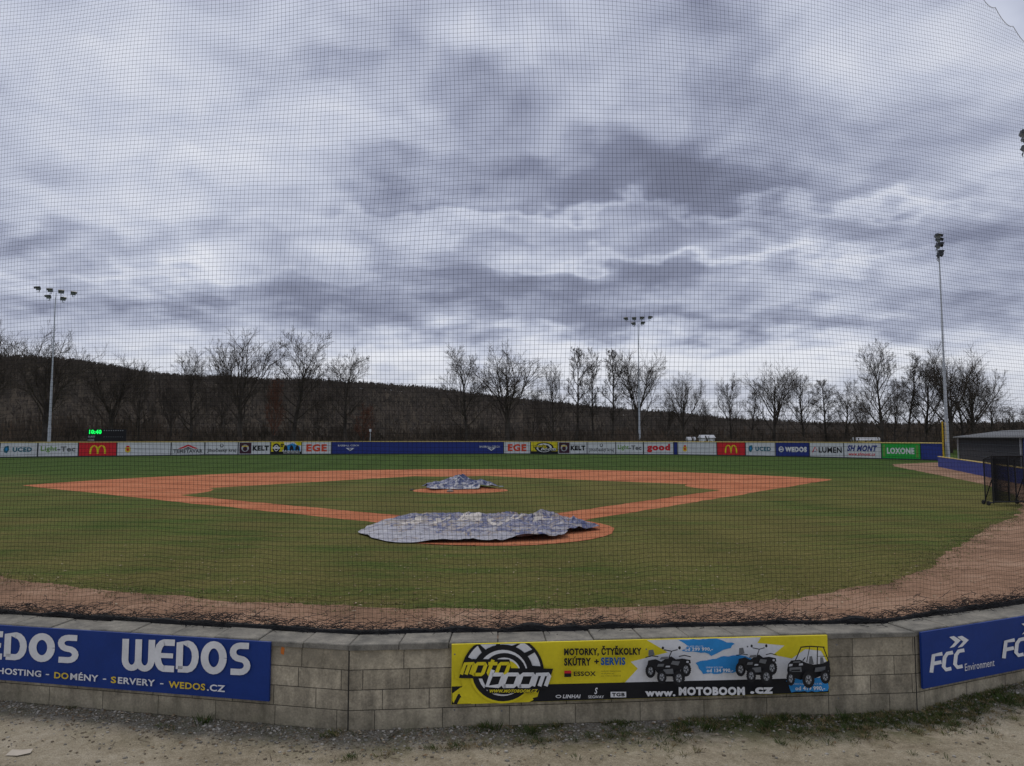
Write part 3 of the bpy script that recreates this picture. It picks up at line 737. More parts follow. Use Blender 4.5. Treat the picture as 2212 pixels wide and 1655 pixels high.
# ================================================================== NET
plan = offset_line(FP, .50)
pl = []
for i in range(3):
    for k in range(12): pl.append(plan[i].lerp(plan[i+1], k/12))
pl.append(plan[3])
for it in range(14):
    pl = [pl[0]]+[(pl[i-1]+pl[i]*2+pl[i+1])/4 for i in range(1, len(pl)-1)]+[pl[-1]]
cum = [0]
for i in range(1, len(pl)): cum.append(cum[-1]+(pl[i]-pl[i-1]).length)
TL = cum[-1]
def plan_at(u):
    u = max(0, min(TL-1e-4, u))
    for i in range(len(pl)-1):
        if cum[i+1] >= u:
            k = (u-cum[i])/(cum[i+1]-cum[i]); e = (pl[i+1]-pl[i]).normalized()
            return pl[i].lerp(pl[i+1], k), Vector((-e.y, e.x)), e
UC = TL*.5
def net_pt(u, z):
    hz = max(0, (z-1)/8)
    lo = max(0, 1-(z-1.0)/1.2)
    du = .032*math.sin(z*1.1+u*.55)+.010*math.sin(z*2.7-u*1.3+1)+.05*math.sin(u*.35+.6)*math.sin(hz*3.1)
    du += .008*noise.noise(Vector((u*1.5, z*1.5, 0)))
    r = max(0, u-(UC+3.0)); du -= .035*r*hz**1.5*4
    lft = max(0, UC-3.5-u); du += .015*lft*hz**1.5*4
    dz = .025*math.sin(u*.8+z*.3)+.008*math.sin(u*2.1+z)-.05*math.sin(u*.33)*hz*2
    dz += lo*(.018*math.sin(u*4.3)+.012*math.sin(u*9.7+1)+.028*noise.noise(Vector((u*3, z*2, 7))))
    dn = .05*math.sin(u*.9+z*.6)+.02*math.sin(u*2.3-z*1.1)+lo*.03*noise.noise(Vector((u*4, z*4, 3)))
    p_, n, e = plan_at(u+du)
    return Vector((p_.x+n.x*dn, p_.y+n.y*dn, z+dz)), e
def top_z(u):
    v = u-UC
    t = min(9.9, 9.12+.36*(6.9-v))
    f = (u/.42) % 1
    return t-.08*(4*f*(1-f))
CELL = .05; TW = .00135
V, F = [], []
u = UC-9.2
us = []
while u < UC+9.6: us.append(u); u += CELL
for u in us:
    zt_ = top_z(u); n = 56
    for k in range(n+1):
        z = .75+(zt_-.75)*(k/n)**1.15
        p_, e = net_pt(u, z); b = len(V)
        V.append((p_.x-e.x*TW, p_.y-e.y*TW, p_.z)); V.append((p_.x+e.x*TW, p_.y+e.y*TW, p_.z))
        if k: F.append((b-2, b-1, b+1, b))
z = .75
while z < 9.9:
    prev = False
    N_ = 160
    for k in range(N_+1):
        u = us[0]+(us[-1]-us[0])*k/N_
        if z > top_z(u): prev = False; continue
        p_, e = net_pt(u, z); b = len(V)
        V.append((p_.x, p_.y-.0004, p_.z-TW)); V.append((p_.x, p_.y-.0004, p_.z+TW))
        if prev: F.append((b-2, b-1, b+1, b))
        prev = True
    z += CELL
ne = empty('safety_net', (0, 0, 0), label="tall black mesh safety net hanging above block wall", category='net')
mesh_obj('mesh_panel', V, F, NETM, parent=ne)
V, F = [], []
tp = []
for k in range(500):
    u = us[0]+(us[-1]-us[0])*k/499; p_, e = net_pt(u, top_z(u)); tp.append(p_)
tube(V, F, tp, [.004]*len(tp), 4); mesh_obj('top_rope', V, F, ROPE, parent=ne)
# gathered foot of the net on top of wall
V, F = [], []
cc = offset_line(FP, .42)
def foot(x):
    for k in range(3):
        if cc[k].x <= x <= cc[k+1].x:
            t = (x-cc[k].x)/(cc[k+1].x-cc[k].x); return cc[k].lerp(cc[k+1], t)
    return cc[-1]
x = -11; core = []; rad = []
while x < 11:
    q = foot(x); core.append((q.x, q.y+.02*math.sin(x*7), 1.05+.02*noise.noise(Vector((x*3, 0, 0))))); rad.append(.035+.06*abs(noise.noise(Vector((x*2.5, 1, 0))))); x += .06
tube(V, F, core, rad, 7)
for i in range(2200):
    x = R.uniform(-8, 8); q = foot(x); pts_ = []
    hgt = .03+.035*max(0, 1+1.5*noise.noise(Vector((x*1.2, 4, 0))))
    an = R.gauss(0, .5); y = q.y+R.gauss(0, .06); z = 1.05+abs(R.gauss(0, hgt)); px_ = x
    for k in range(5):
        pts_.append((px_, y, z)); px_ += .05*math.cos(an); y += .04*math.sin(an)*.6; z = max(1.03, z+R.gauss(0, .018)); an += R.gauss(0, .7)
    tube(V, F, pts_, [.003]*5, 3, False)
mesh_obj('gathered_hem', V, F, NETM, parent=ne)

# ================================================================== TARPS
def tarp_mat(name, cols, sc, seed, grad):
    m, g, b = new_mat(name); tc = g.n('ShaderNodeTexCoord').outputs['Object']
    p = g.vm('ADD', tc, (seed, 0, 0)); s = g.n('ShaderNodeSeparateXYZ'); g.L.new(tc, s.inputs[0])
    n = g.noise(g.vm('MULTIPLY', p, (1, 1.3, 1)), sc, 4, .58, 1.8); n2 = g.noise(p, 5, 5, .7)
    f = g.m('ADD', n, g.m('ADD', g.m('MULTIPLY', s.outputs[0], grad[0]), g.m('MULTIPLY', s.outputs[1], grad[1])))
    c = g.ramp(f, cols); c = g.mix(1, c, g.ramp(n2, [(.3, .68), (.7, 1.2)]), 'MULTIPLY')
    g.put(b.inputs['Base Color'], c); b.inputs['Roughness'].default_value = .42; b.inputs['Specular IOR Level'].default_value = .4
    bump(g, b, g.noise(p, 2.8, 4, .55, 1.5), .8, .15); return m
TM = tarp_mat('printed_tarpaulin', [(.24, (.34, .34, .38)), (.42, (.25, .25, .30)), (.46, (.29, .23, .17)), (.495, (.07, .085, .18)), (.56, (.028, .042, .14)), (.60, (.25, .24, .28)), (.64, (.035, .05, .15)), (.69, (.27, .20, .14)), (.74, (.05, .065, .17))], .9, 3, (.026, .055))
TM2 = tarp_mat('printed_tarpaulin_small', [(.25, (.40, .40, .42)), (.38, (.32, .32, .35)), (.44, (.05, .07, .17)), (.56, (.030, .045, .13)), (.62, (.13, .16, .30)), (.68, (.04, .055, .15)), (.74, (.30, .28, .28))], 1.1, 9, (-.02, .09))
def ridg(x, y, s_, sd): return max(0, 1-abs(noise.noise(Vector((x*s_, y*s_*1.2, sd))))*2.4)
def h_home(x, y):
    r = min(1, math.hypot(x/4.15, y/3.5))
    h = .03+.20*math.exp(-((y-2.0+.14*x)/1.2)**2)*(.8+.9*noise.noise(Vector((x*.8, 0, 2))))
    wgt = .35+.5*max(0, x/4)+.35*max(0, y/3.5)
    h += wgt*(.20*ridg(x, y, .45, 2)**2+.16*ridg(x, y, .95, 7)**3+.07*ridg(x, y, 2.0, 9)**3)
    h += .20*math.exp(-((x-2.8)/.6)**2-((y+.2)/.5)**2)
    return h*min(1, (1-r)*6+.10)+.02
def h_mound(x, y):
    r = min(1, math.hypot(x/2.4, y/1.6))
    h = .06+.48*math.exp(-((x+.15)/.85)**2-((y-.4)/.7)**2)+.20*math.exp(-((x-1.1)/.8)**2-((y)/.6)**2)
    h += .18*ridg(x, y, .7, 12)**2+.10*ridg(x, y, 1.6, 5)**3
    return h*min(1, (1-r)*4+.12)+.02
def tarp(name, loc, hx, hy, hf, mat, shape, letters, **props):
    e = empty(name, loc, **props); V, F = [], []; NR, NA = 50, 170
    V.append((0, 0, hf(0, 0)))
    for i in range(1, NR+1):
        for k in range(NA):
            a = 2*math.pi*k/NA; rr = shape(a)*i/NR; x, y = hx*rr*math.cos(a), hy*rr*math.sin(a)
            V.append((x, y, hf(x, y)))
    for k in range(NA): F.append((0, 1+k, 1+(k+1) % NA))
    for i in range(NR-1):
        for k in range(NA): a = 1+i*NA+k; b = 1+i*NA+(k+1) % NA; F.append((a, a+NA, b+NA, b))
    mesh_obj('tarpaulin_sheet', V, F, mat, parent=e, smooth=True)
    if letters:
        import bmesh
        V, F = [], []
        for body, cx, cyy, w, h, an in letters:
            gv, gf = glyphs(body, .06); b = len(V)
            for u, v in gv:
                u = (u-.5)*w; v = (v-.5)*h; xx, yy = cx+u*math.cos(an)-v*math.sin(an), cyy+u*math.sin(an)+v*math.cos(an)
                V.append((xx, yy, 0))
            F += [tuple(i+b for i in f) for f in gf]
        bm = bmesh.new(); vs = [bm.verts.new(v) for v in V]
        for f in F:
            try: bm.faces.new([vs[i] for i in f])
            except Exception: pass
        for _ in range(4):
            le = [ed for ed in bm.edges if ed.calc_length() > .12]
            if le: bmesh.ops.subdivide_edges(bm, edges=le, cuts=1); bmesh.ops.triangulate(bm, faces=bm.faces[:])
        for v in bm.verts:
            q = noise.noise_vector(Vector((v.co.x*1.3, v.co.y*1.3, 4)))*.30
            v.co.x += q.x; v.co.y += q.y; v.co.z = hf(v.co.x, v.co.y)+.008
        me = bpy.data.meshes.new('printed_lettering'); bm.to_mesh(me); bm.free(); me.materials.append(paint('cream_tarp_print', (.46, .42, .38), .5, .45, 2))
        ob = bpy.data.objects.new('printed_lettering', me); COL.objects.link(ob); ob.parent = e
    return e
def sh1(a): return .92+.07*math.sin(2*a+.4)+.04*math.sin(5*a)+.025*math.sin(9*a+2)+.01*math.sin(17*a)-.10*max(0, math.cos(a))**3*abs(math.sin(3*a))
def sh2(a): return .88+.11*math.sin(3*a+.5)+.08*math.sin(5*a+1)+.03*math.sin(11*a)
LT = []
for ch, cx, cy_, w_, h_, an in (('R', 2.0, 1.1, .55, 1.1, .2), ('O', 1.2, 1.4, .55, 1.3, -.15), ('O', .45, 1.0, .55, 1.2, .25), ('M', -.40, 1.5, .7, 1.2, -.1), ('A', -1.6, .9, .6, 1.1, -.4), ('T', -2.3, 1.1, .6, 1.0, -.2)):
    LT.append((ch, cx, cy_, w_, h_, math.pi+an))
tarp('tarpaulin', (-1.08, 25.1, .016), 4.15, 3.55, h_home, TM, sh1, LT,
     label="large wrinkled blue and grey printed tarpaulin covering home plate", category='tarpaulin')
tarp('tarpaulin', (MO.x-.10, MO.y-.1, .17), 2.5, 1.8, h_mound, TM2, sh2, None,
     label="crumpled blue and cream tarpaulin bunched on pitching mound", category='tarpaulin')
def stone(name, loc, s_, mat, **props):
    V = [(q[0]*s_*1.5+.1*s_*noise.noise(Vector(q)), q[1]*s_, q[2]*s_*.6+s_*.45) for q in ico]
    mesh_obj(name, V, icf, mat, loc=loc, smooth=True, **props)
stone('sandbag', (-3.45, 41.6, .05), .15, paint('sandbag_cloth', (.3, .24, .2)), label="small beige sandbag lying on pitching mound dirt", category='sandbag')
stone('sandbag', (-5.85, 43.6, 0), .10, paint('sandbag_dark', (.06, .06, .06)), label="small dark weight lying on infield grass", category='sandbag')

# ================================================================== TREES
def bark(name, c0, c1):
    m, g, b = new_mat(name); p = g.n('ShaderNodeNewGeometry').outputs['Position']
    n = g.noise(p, .5, 4, .7); g.put(b.inputs['Base Color'], g.ramp(n, [(.35, c0), (.65, c1)])); b.inputs['Roughness'].default_value = .95
    b.inputs['Specular IOR Level'].default_value = .1; return m
BARK = bark('tree_bark', (.038, .032, .026), (.080, .068, .057)); TWIG = bark('twig_bark', (.055, .045, .037), (.10, .081, .066))
def tree_mesh(seed, kind):
    r = random.Random(seed); tv, tf, cv, cf = [], [], [], []
    def deflect(d, ang):
        ax = Vector((r.gauss(0, 1), r.gauss(0, 1), r.gauss(0, 1))).cross(d).normalized()
        return (Matrix.Rotation(ang, 3, ax) @ d).normalized()
    NCH = {1: 9, 2: 6, 3: 6}
    def grow(p, d, L, rad, lvl):
        ns = 4 if lvl == 1 else (3 if lvl == 2 else 2); pts_ = [p.copy()]; rd = [rad]; ds = [d]
        for k in range(ns):
            d = (d+Vector((r.gauss(0, .12), r.gauss(0, .12), r.gauss(0, .08)+.10))).normalized(); p = p+d*L/ns
            pts_.append(p.copy()); rd.append(max(.012, rad*(1-.80*(k+1)/ns))); ds.append(d)
        tube(cv, cf, pts_, rd, 4 if lvl == 1 else 3, False)
        if lvl < 4:
            n = NCH[lvl]
            for c in range(n):
                f = .22+.78*(c+r.random())/n; f = min(.999, f)*ns; i = int(f); q = pts_[i].lerp(pts_[i+1], f-i)
                grow(q, deflect(ds[i+1], math.radians(r.uniform(24, 52))), L*r.uniform(.34, .58)*(1.15-.4*f/ns), max(.0145, rad*.38), lvl+1)
    if kind == 'vase': th, nl = 8.0, 12
    elif kind == 'tall': th, nl = 17.5, 17
    else: th, nl = 15, 17
    pts_ = [Vector((0, 0, -.3))]; rd = [.42 if kind != 'tall' else .28]; p = Vector((0, 0, 0)); d = Vector((r.gauss(0, .04), r.gauss(0, .04), 1)).normalized(); n = 7
    for k in range(n):
        d = (d+Vector((r.gauss(0, .06), r.gauss(0, .06), .15))).normalized(); p = p+d*th/n; pts_.append(p.copy()); rd.append(rd[0]*(1-(.8 if kind != 'vase' else .4)*(k+1)/n))
    tube(tv, tf, pts_, rd, 7)
    for c in range(nl):
        t = (c+r.random())/nl
        if kind == 'vase': f = .50+.50*t; ang = r.uniform(6, 46); L = r.uniform(7, 11)
        elif kind == 'tall': f = .3+.7*t; ang = 50-28*t; L = r.uniform(2.6, 4.4)*(1.1-.3*t)
        else: f = .26+.74*t; ang = 62-42*t+r.uniform(-8, 8); L = r.uniform(6, 8)*(1.0-.15*t)
        f = min(.999, f)*n; i = int(f); q = pts_[i].lerp(pts_[i+1], f-i)
        a = c*2.4+r.uniform(-.4, .4); dd = Vector((math.cos(a)*math.sin(math.radians(ang)), math.sin(a)*math.sin(math.radians(ang)), math.cos(math.radians(ang))))
        grow(q, dd, L, rd[i]*.40+.03, 1)
    h = max(v[2] for v in cv); w = sorted(math.hypot(v[0], v[1]) for v in cv)[int(len(cv)*.95)]
    out = []
    for nm, VV, FF, mt in (('trunk', tv, tf, BARK), ('crown', cv, cf, TWIG)):
        VV = [(x/w, y/w, z/h) for x, y, z in VV]
        me = bpy.data.meshes.new('tree_'+nm); me.from_pydata(VV, [], FF); me.materials.append(mt); out.append(me)
    return out
VAR = {'round': [tree_mesh(s_, 'round') for s_ in (1, 2, 3, 4)], 'vase': [tree_mesh(s_, 'vase') for s_ in (11, 12, 13)], 'tall': [tree_mesh(s_, 'tall') for s_ in (21, 22)]}
RUST = bark('rusty_leaf_twigs', (.095, .042, .026), (.15, .066, .042))
TREES = [(-20, 665, 150, 125, 'vase', 0), (100, 690, 170, 150, 'vase', 0), (240, 745, 140, 165, 'vase', 1), (300, 790, 70, 175, 'round', 3), (370, 800, 60, 180, 'vase', 2),
 (415, 748, 110, 160, 'round', 0), (520, 700, 140, 158, 'vase', 2), (635, 696, 140, 160, 'round', 1), (750, 745, 120, 162, 'round', 2), (480, 800, 50, 185, 'tall', 0), (690, 840, 60, 185, 'round', 3),
 (1008, 742, 120, 158, 'round', 3), (1095, 725, 160, 156, 'vase', 0), (1195, 778, 75, 165, 'round', 0), (1245, 748, 60, 163, 'tall', 0), (1283, 746, 62, 166, 'tall', 1), (1322, 752, 60, 164, 'tall', 0), (1378, 735, 115, 161, 'vase', 1),
 (1150, 830, 50, 180, 'round', 2), (1440, 850, 50, 180, 'round', 1), (1475, 801, 80, 178, 'vase', 2), (1520, 860, 50, 190, 'round', 0), (1580, 801, 65, 178, 'round', 2), (1618, 818, 55, 185, 'tall', 1), (1670, 774, 110, 168, 'vase', 1), (1735, 790, 85, 170, 'round', 3),
 (1783, 818, 60, 178, 'tall', 0), (1820, 815, 70, 178, 'round', 1), (1860, 850, 50, 185, 'vase', 2), (1903, 730, 120, 148, 'round', 0), (1950, 758, 75, 153, 'tall', 1), (1930, 830, 70, 150, 'round', 2), (1995, 765, 105, 156, 'round', 2), (2050, 722, 135, 148, 'vase', 0), (2075, 790, 90, 152, 'round', 1), (2100, 777, 110, 153, 'vase', 2), (2140, 830, 75, 160, 'round', 3), (2195, 872, 70, 175, 'round', 1), (2250, 860, 80, 175, 'vase', 1)]
def add_tree(x, ytop, wpx, Y, kind, k, lab, crown_mat=None, grp='bare trees beyond the outfield fence'):
    X = (x-1106)/1600*Y; h = 3.1+(945-ytop)/1592*Y; w = wpx/1600*Y/2*1.15
    e = empty('bare_tree', (X, Y, 0), R.uniform(0, 6.28), label=lab, category='tree', group=grp); e.scale = (w, w, h)
    for nm, me in zip(('trunk', 'crown'), VAR[kind][k]):
        ob = bpy.data.objects.new(nm, me); COL.objects.link(ob); ob.parent = e
        if crown_mat and nm == 'crown': ob.material_slots[0].link = 'OBJECT'; ob.material_slots[0].material = crown_mat
LABS = {'round': "bare broad winter tree behind the outfield fence", 'vase': "bare many stemmed winter tree behind outfield fence", 'tall': "slim bare winter tree behind the outfield fence"}
for x, yt, w, Y, kd, k in TREES: add_tree(x, yt, w, Y, kd, k, LABS[kd])
for x, yt, w, Y, k in ((592, 810, 50, 152, 0), (785, 868, 50, 155, 2)):
    add_tree(x, yt, w, Y, 'round', k, "young tree with rusty brown leaves behind fence", RUST)

# ================================================================== HILL
SK = [(-700, 750), (-200, 762), (0, 770), (120, 776), (200, 784), (300, 804), (400, 814), (500, 815), (600, 822), (680, 822), (800, 830), (900, 836), (1000, 847), (1100, 860), (1200, 869), (1300, 881), (1400, 890), (1500, 897), (1600, 904), (1700, 910), (1800, 915), (1900, 917), (2212, 915), (2900, 905)]
def ridge(t):
    x = 1106+1600*t
    for a, b in zip(SK, SK[1:]):
        if a[0] <= x <= b[0]: return 3.1+(945-(a[1]+(b[1]-a[1])*(x-a[0])/(b[0]-a[0])))/1600*470-3.6
    return 20
def hill_z(t, Y):
    Hh = max(1, ridge(t)); k = (Y-230)/240
    s_ = 0 if k < 0 else (k*k*(3-2*k) if k < 1 else max(0, 1-(k-1)*.6))
    return Hh*s_+1.5*noise.noise(Vector((t*12, Y*.02, 0)))*min(1, max(0, k*3))-.3
V, F = [], []; NX, NY = 140, 26
for j in range(NY+1):
    Y = 225+j*(540-225)/NY
    for i in range(NX+1): t = -1.1+2.2*i/NX; V.append((t*470*(.4+.6*Y/470), Y, hill_z(t*470*(.4+.6*Y/470)/Y, Y)))
for j in range(NY):
    for i in range(NX): a = j*(NX+1)+i; F.append((a, a+1, a+NX+2, a+NX+1))
def forest_mat(name, a, b_, c, sc, fine):
    m, g, b = new_mat(name); p = g.n('ShaderNodeNewGeometry').outputs['Position']
    n = g.m('ADD', g.m('MULTIPLY', g.noise(p, sc, 4, .6), .6), g.m('MULTIPLY', g.noise(p, fine, 4, .8), .4))
    g.put(b.inputs['Base Color'], g.ramp(n, [(.38, a), (.5, b_), (.62, c)])); b.inputs['Roughness'].default_value = 1; b.inputs['Specular IOR Level'].default_value = 0
    return m
HM = forest_mat('hillside_floor', (.050, .043, .035), (.060, .051, .041), (.072, .060, .048), .035, .6)
FM = forest_mat('hillside_woodland', (.080, .070, .058), (.105, .090, .075), (.135, .113, .092), .03, .25)
mesh_obj('hill', V, F, HM, smooth=True, kind='structure')
def spray(V, F, x, y, z, h, w, n, tw):
    for k in range(n):
        a = R.random()*6.28; q = R.random(); z0 = z+h*(.05+.55*q); b = len(V); rr = w*R.uniform(.3, 1)*(1-.45*q); z1 = min(z+h, z0+h*R.uniform(.15, .42)); s_ = tw*1.6
        V.extend([(x+rr*.1*math.cos(a), y, z0), (x+rr*math.cos(a), y+rr*math.sin(a), z1), (x+rr*math.cos(a)*.7+s_, y+rr*math.sin(a)*.7, z1+s_)]); F.append((b, b+1, b+2))
V, F = [], []
for i in range(15000):
    Y = 235+235*R.random()**.6; t = R.uniform(-.9, .9); z = hill_z(t, Y)
    spray(V, F, t*Y, Y, z, R.uniform(3.5, 5.5), R.uniform(1.4, 2.6), 9, .14)
for i in range(3000):
    Y = R.uniform(455, 472); t = R.uniform(-.8, .8); spray(V, F, t*Y, Y, hill_z(t, Y)-.5, R.uniform(3, 5), R.uniform(1.6, 3), 16, .3)
mesh_obj('hillside_forest', V, F, FM, kind='stuff')
UM = forest_mat('undergrowth_twigs', (.052, .043, .034), (.095, .076, .06), (.15, .11, .082), .08, .9)
V, F = [], []
for i in range(2400):
    Y = R.uniform(172, 225); t = R.uniform(-.85, .85); xx = 1106+1600*t
    hm = 11 if xx < 350 else (7.5 if xx < 1100 else (6.5 if xx < 1880 else 9))
    h = R.uniform(.4, 1)*hm; b = len(V); V.extend([(t*Y-.07, Y, 0), (t*Y+.07, Y, 0), (t*Y, Y, h*.95)]); F.append((b, b+1, b+2))
    spray(V, F, t*Y, Y, 0, h, R.uniform(1, 2.2), 16, .06)
for i in range(1400):
    Y = R.uniform(142, 172); t = R.uniform(-.85, .85); spray(V, F, t*Y, Y, 0, R.uniform(2, 4.5), R.uniform(.8, 1.8), 12, .04)
mesh_obj('undergrowth', V, F, UM, kind='stuff')

# ================================================================== LIGHT POLES
def lamp_mesh():
    V, F = [], []
    V += [(-.42, -.12, -.34), (.42, -.12, -.34), (.42, -.12, .34), (-.42, -.12, .34), (-.24, .3, -.2), (.24, .3, -.2), (.24, .3, .2), (-.24, .3, .2)]
    F += [(0, 1, 2, 3), (7, 6, 5, 4), (0, 4, 5, 1), (1, 5, 6, 2), (2, 6, 7, 3), (3, 7, 4, 0)]
    box(V, F, -.46, -.42, .342, .46, -.1, .37)
    box(V, F, -.46, -.40, .0, -.43, -.12, .34); box(V, F, .43, -.40, .0, .46, -.12, .34)
    box(V, F, -.04, .0, -.6, .04, .08, -.345)
    me = bpy.data.meshes.new('floodlight'); me.from_pydata(V, [], F); me.materials.append(DSTEEL)
    me.materials.append(paint('lamp_glass', (.3, .32, .36), .2)); me.polygons[0].material_index = 1
    return me
LM = lamp_mesh()
def pole(x, y, Hh, yaw, lab, lay, r0=.26):
    e = empty('floodlight_pole', (x, y, 0), yaw, label=lab, category='floodlight pole', group='floodlight poles around the field')
    V, F = [], []
    seg = [(0, r0), (Hh*.18, r0*.92), (Hh*.181, r0*.78), (Hh*.47, r0*.66), (Hh*.471, r0*.50), (Hh*.97, r0*.32), (Hh, r0*.3)]
    tube(V, F, [(0, 0, z) for z, _ in seg], [q for _, q in seg], 10)
    box(V, F, -.45, -.45, 0, .45, .45, .12)
    mesh_obj('mast', V, F, STEEL, parent=e)
    V, F = [], []
    rows = sorted(set(q[2] for q in lay))
    for zr in rows:
        xs = [q[0] for q in lay if q[2] == zr]
        tube(V, F, [(min(xs)-.2, .25, Hh+zr-.6), (max(xs)+.2, .25, Hh+zr-.6)], [.05, .05], 6)
        tube(V, F, [(0, 0, Hh+min(rows)-1), (0, .25, Hh+zr-.6)], [.05, .05], 6)
    mesh_obj('crossarm', V, F, STEEL, parent=e)
    for lx, lrot, lz in lay:
        ob = bpy.data.objects.new('floodlight', LM); COL.objects.link(ob); ob.parent = e
        ob.location = (lx, 0, Hh+lz); ob.rotation_euler = (math.radians(28), 0, lrot)
LAY = [(-2.6, -.5, 1.45), (-.8, -.2, 1.25), (.8, .2, 1.1), (2.6, .5, .95), (-1.0, -.4, .1), (1.1, .4, -.1)]
LAY2 = [(-2.5, -.5, 1.2), (-.8, -.2, 1.2), (.8, .2, 1.3), (2.5, .5, 1.4), (-.9, -.4, .1), (.9, .4, .2)]
STK = [(-1.5, -.6, 2.2), (-.1, -.3, 2.0), (1.1, .3, 1.6), (-1.2, -.3, .9), (1.0, .3, .5), (0, .1, -.1)]
pole(-77.9, 125, 26.9, .35, "tall grey floodlight mast with six lamps by outfield", LAY)
pole(27.3, 159, 27.6, -.1, "tall grey floodlight mast with six lamps behind fence", LAY2, .28)
pole(57.4, 98, 27.6, .98, "tall grey floodlight mast with stacked lamps beside dugout", STK, .26)
pole(47.2, 66, 28.2, .80, "tall grey floodlight mast whose lamps reach into view", STK, .26)

# ================================================================== SCOREBOARD
sb = Board('scoreboard', (-71.5, 125.0), (-66.1, 127.2), 2.35, 4.5, BLACK, .004, None, .25, label="black electronic scoreboard with lit green digits behind fence", category='scoreboard')
em, g, b = new_mat('green_led'); b.inputs['Base Color'].default_value = (0, .3, .03, 1); b.inputs['Emission Color'].default_value = (.0, 1, .12, 1); b.inputs['Emission Strength'].default_value = 1.3
sb.text('10:40', .04, .62, .36, .95, em, .06, layer='lit_digits')
sb.text('GUEST', .02, .34, .2, .48, LGREY, .02); sb.text('HOME', .02, .08, .18, .22, LGREY, .02)
for i in range(9):
    sb.rect(.42+i*.06, .86, .44+i*.06, .92, LGREY, 'lit_digits'); sb.rect(.42+i*.06, .36, .44+i*.06, .42, GREY, 'lit_digits')
sb.finish()
V, F = [], []
for x in (.8, 5.0): box(V, F, x-.08, .08, -2.35, x+.08, .2, -.002)
mesh_obj('support_posts', V, F, STEEL, parent=sb.e)

# ================================================================== DUGOUT & LOW WALL
lw0, lw1 = Vector((45.2, 79)), Vector((31.5, 43.5))
e = empty('padded_wall', (lw0.x, lw0.y, 0), math.atan2((lw1-lw0).y, (lw1-lw0).x), label="low blue padded wall with yellow cap beside dugout", category='wall')
L = (lw1-lw0).length; V, F = [], []
n = 14
for i in range(n): box(V, F, L*i/n+.01, 0, 0, L*(i+1)/n-.01, .15, 1.05)
mesh_obj('padding', V, F, NAVY, parent=e)
V, F = [], []; box(V, F, 0, -.02, 1.052, L, .17, 1.12); mesh_obj('cap', V, F, CREAM, parent=e)
dg0, dg1 = Vector((50.5, 84)), Vector((38.8, 53.5))
L = (dg1-dg0).length
e = empty('dugout', (dg0.x, dg0.y, 0), math.atan2((dg1-dg0).y, (dg1-dg0).x), label="long dark dugout shelter with grey sloping roof and posts", category='building')
DARK = paint('dark_shelter_boards', (.025, .027, .032), .8)
V, F = [], []
box(V, F, 0, 3.8, 0, L, 4.0, 3.5); box(V, F, 0, 0.3, 0, .15, 3.79, 3.1); box(V, F, .16, 0, 0, L*.78, .12, 3.02)
mesh_obj('shelter_walls', V, F, DARK, parent=e)
V, F = [], []
for z in (.6, 1.2, 1.8, 2.4):
    box(V, F, .2, -.03, z, L*.78, -.004, z+.03)
mesh_obj('board_battens', V, F, paint('batten', (.05, .055, .065)), parent=e)
V, F = [], []
V += [(-.4, -.5, 3.05), (L+.4, -.5, 3.05), (L+.4, 4.4, 3.75), (-.4, 4.4, 3.75), (-.4, -.5, 3.17), (L+.4, -.5, 3.17), (L+.4, 4.4, 3.87), (-.4, 4.4, 3.87)]
F += [(0, 3, 2, 1), (4, 5, 6, 7), (0, 1, 5, 4), (1, 2, 6, 5), (2, 3, 7, 6), (3, 0, 4, 7)]
mesh_obj('roof', V, F, paint('roof_sheet', (.10, .105, .11), .7), parent=e)
V, F = [], []
for k in (0, 5.5, 7): x = .3+k*(L-.6)/7; box(V, F, x-.06, -.2, 0, x+.06, -.08, 3.04)
mesh_obj('posts', V, F, STEEL, parent=e)
V, F = [], []; box(V, F, L*.79, -.05, .6, L, .02, 3.0); mesh_obj('sign_panel', V, F, NAVY, parent=e)
gv, gf = glyphs('ISKALA', .04)
mesh_obj('lettering', [(L*.81+(u)*4.0, -.056, 2.1+v*.5) for u, v in gv], gf, WHITE, parent=e)
# foul pole
fp = along_fence(.5785)
e = empty('foul_pole', (fp.x-.2, fp.y-.6, 0), label="yellow foul pole standing at end of outfield fence", category='pole')
V, F = [], []; tube(V, F, [(0, 0, 0), (0, 0, 5.2)], [.09, .09], 8)
mesh_obj('post', V, F, paint('foul_pole_yellow', (.6, .38, .02)), parent=e)
V, F = [], []
for z in (2.6, 3.0, 3.4, 3.8, 4.2, 4.6, 5.0): box(V, F, .09, -.02, z, .42, .02, z+.03)
box(V, F, .42, -.02, 2.6, .45, .02, 5.03)
mesh_obj('mesh_wing', V, F, MC['foul_pole_yellow'], parent=e)
# protective batting screen
e = empty('batting_screen', (22.75, 34.3, 0), .10, label="black tubular protective batting screen on wheels", category='sports screen')
V, F = [], []
def T(a, b_, r=.035): tube(V, F, [a, b_], [r, r], 6)
T((-.70, 0, .08), (-.70, 0, 2.25)); T((.85, 0, .08), (.85, 0, 2.25)); T((-.70, 0, 2.25), (.85, 0, 2.25)); T((-.70, 0, .15), (.85, 0, .15)); T((.10, 0, .15), (.10, 0, 2.25), .03)
T((-.70, .03, 1.2), (-.70, .55, .12), .025); T((.85, .03, 1.2), (.85, .55, .12), .025); T((-.95, -.05, .12), (-.70, 0, .12), .025); T((-.70, 0, .12), (-.70, .55, .12), .025); T((.85, 0, .12), (.85, .55, .12), .025)
T((-.70, .5, .15), (-.70, .5, 2.1), .03); T((.85, .5, .15), (.85, .5, 2.1), .03); T((-.70, .5, 2.1), (.85, .5, 2.1), .03); T((-.70, 0, 2.25), (-.70, .5, 2.1), .03); T((.85, 0, 2.25), (.85, .5, 2.1), .03)
mesh_obj('tube_frame', V, F, BLACKP, parent=e)
V, F = [], []
x = -.68
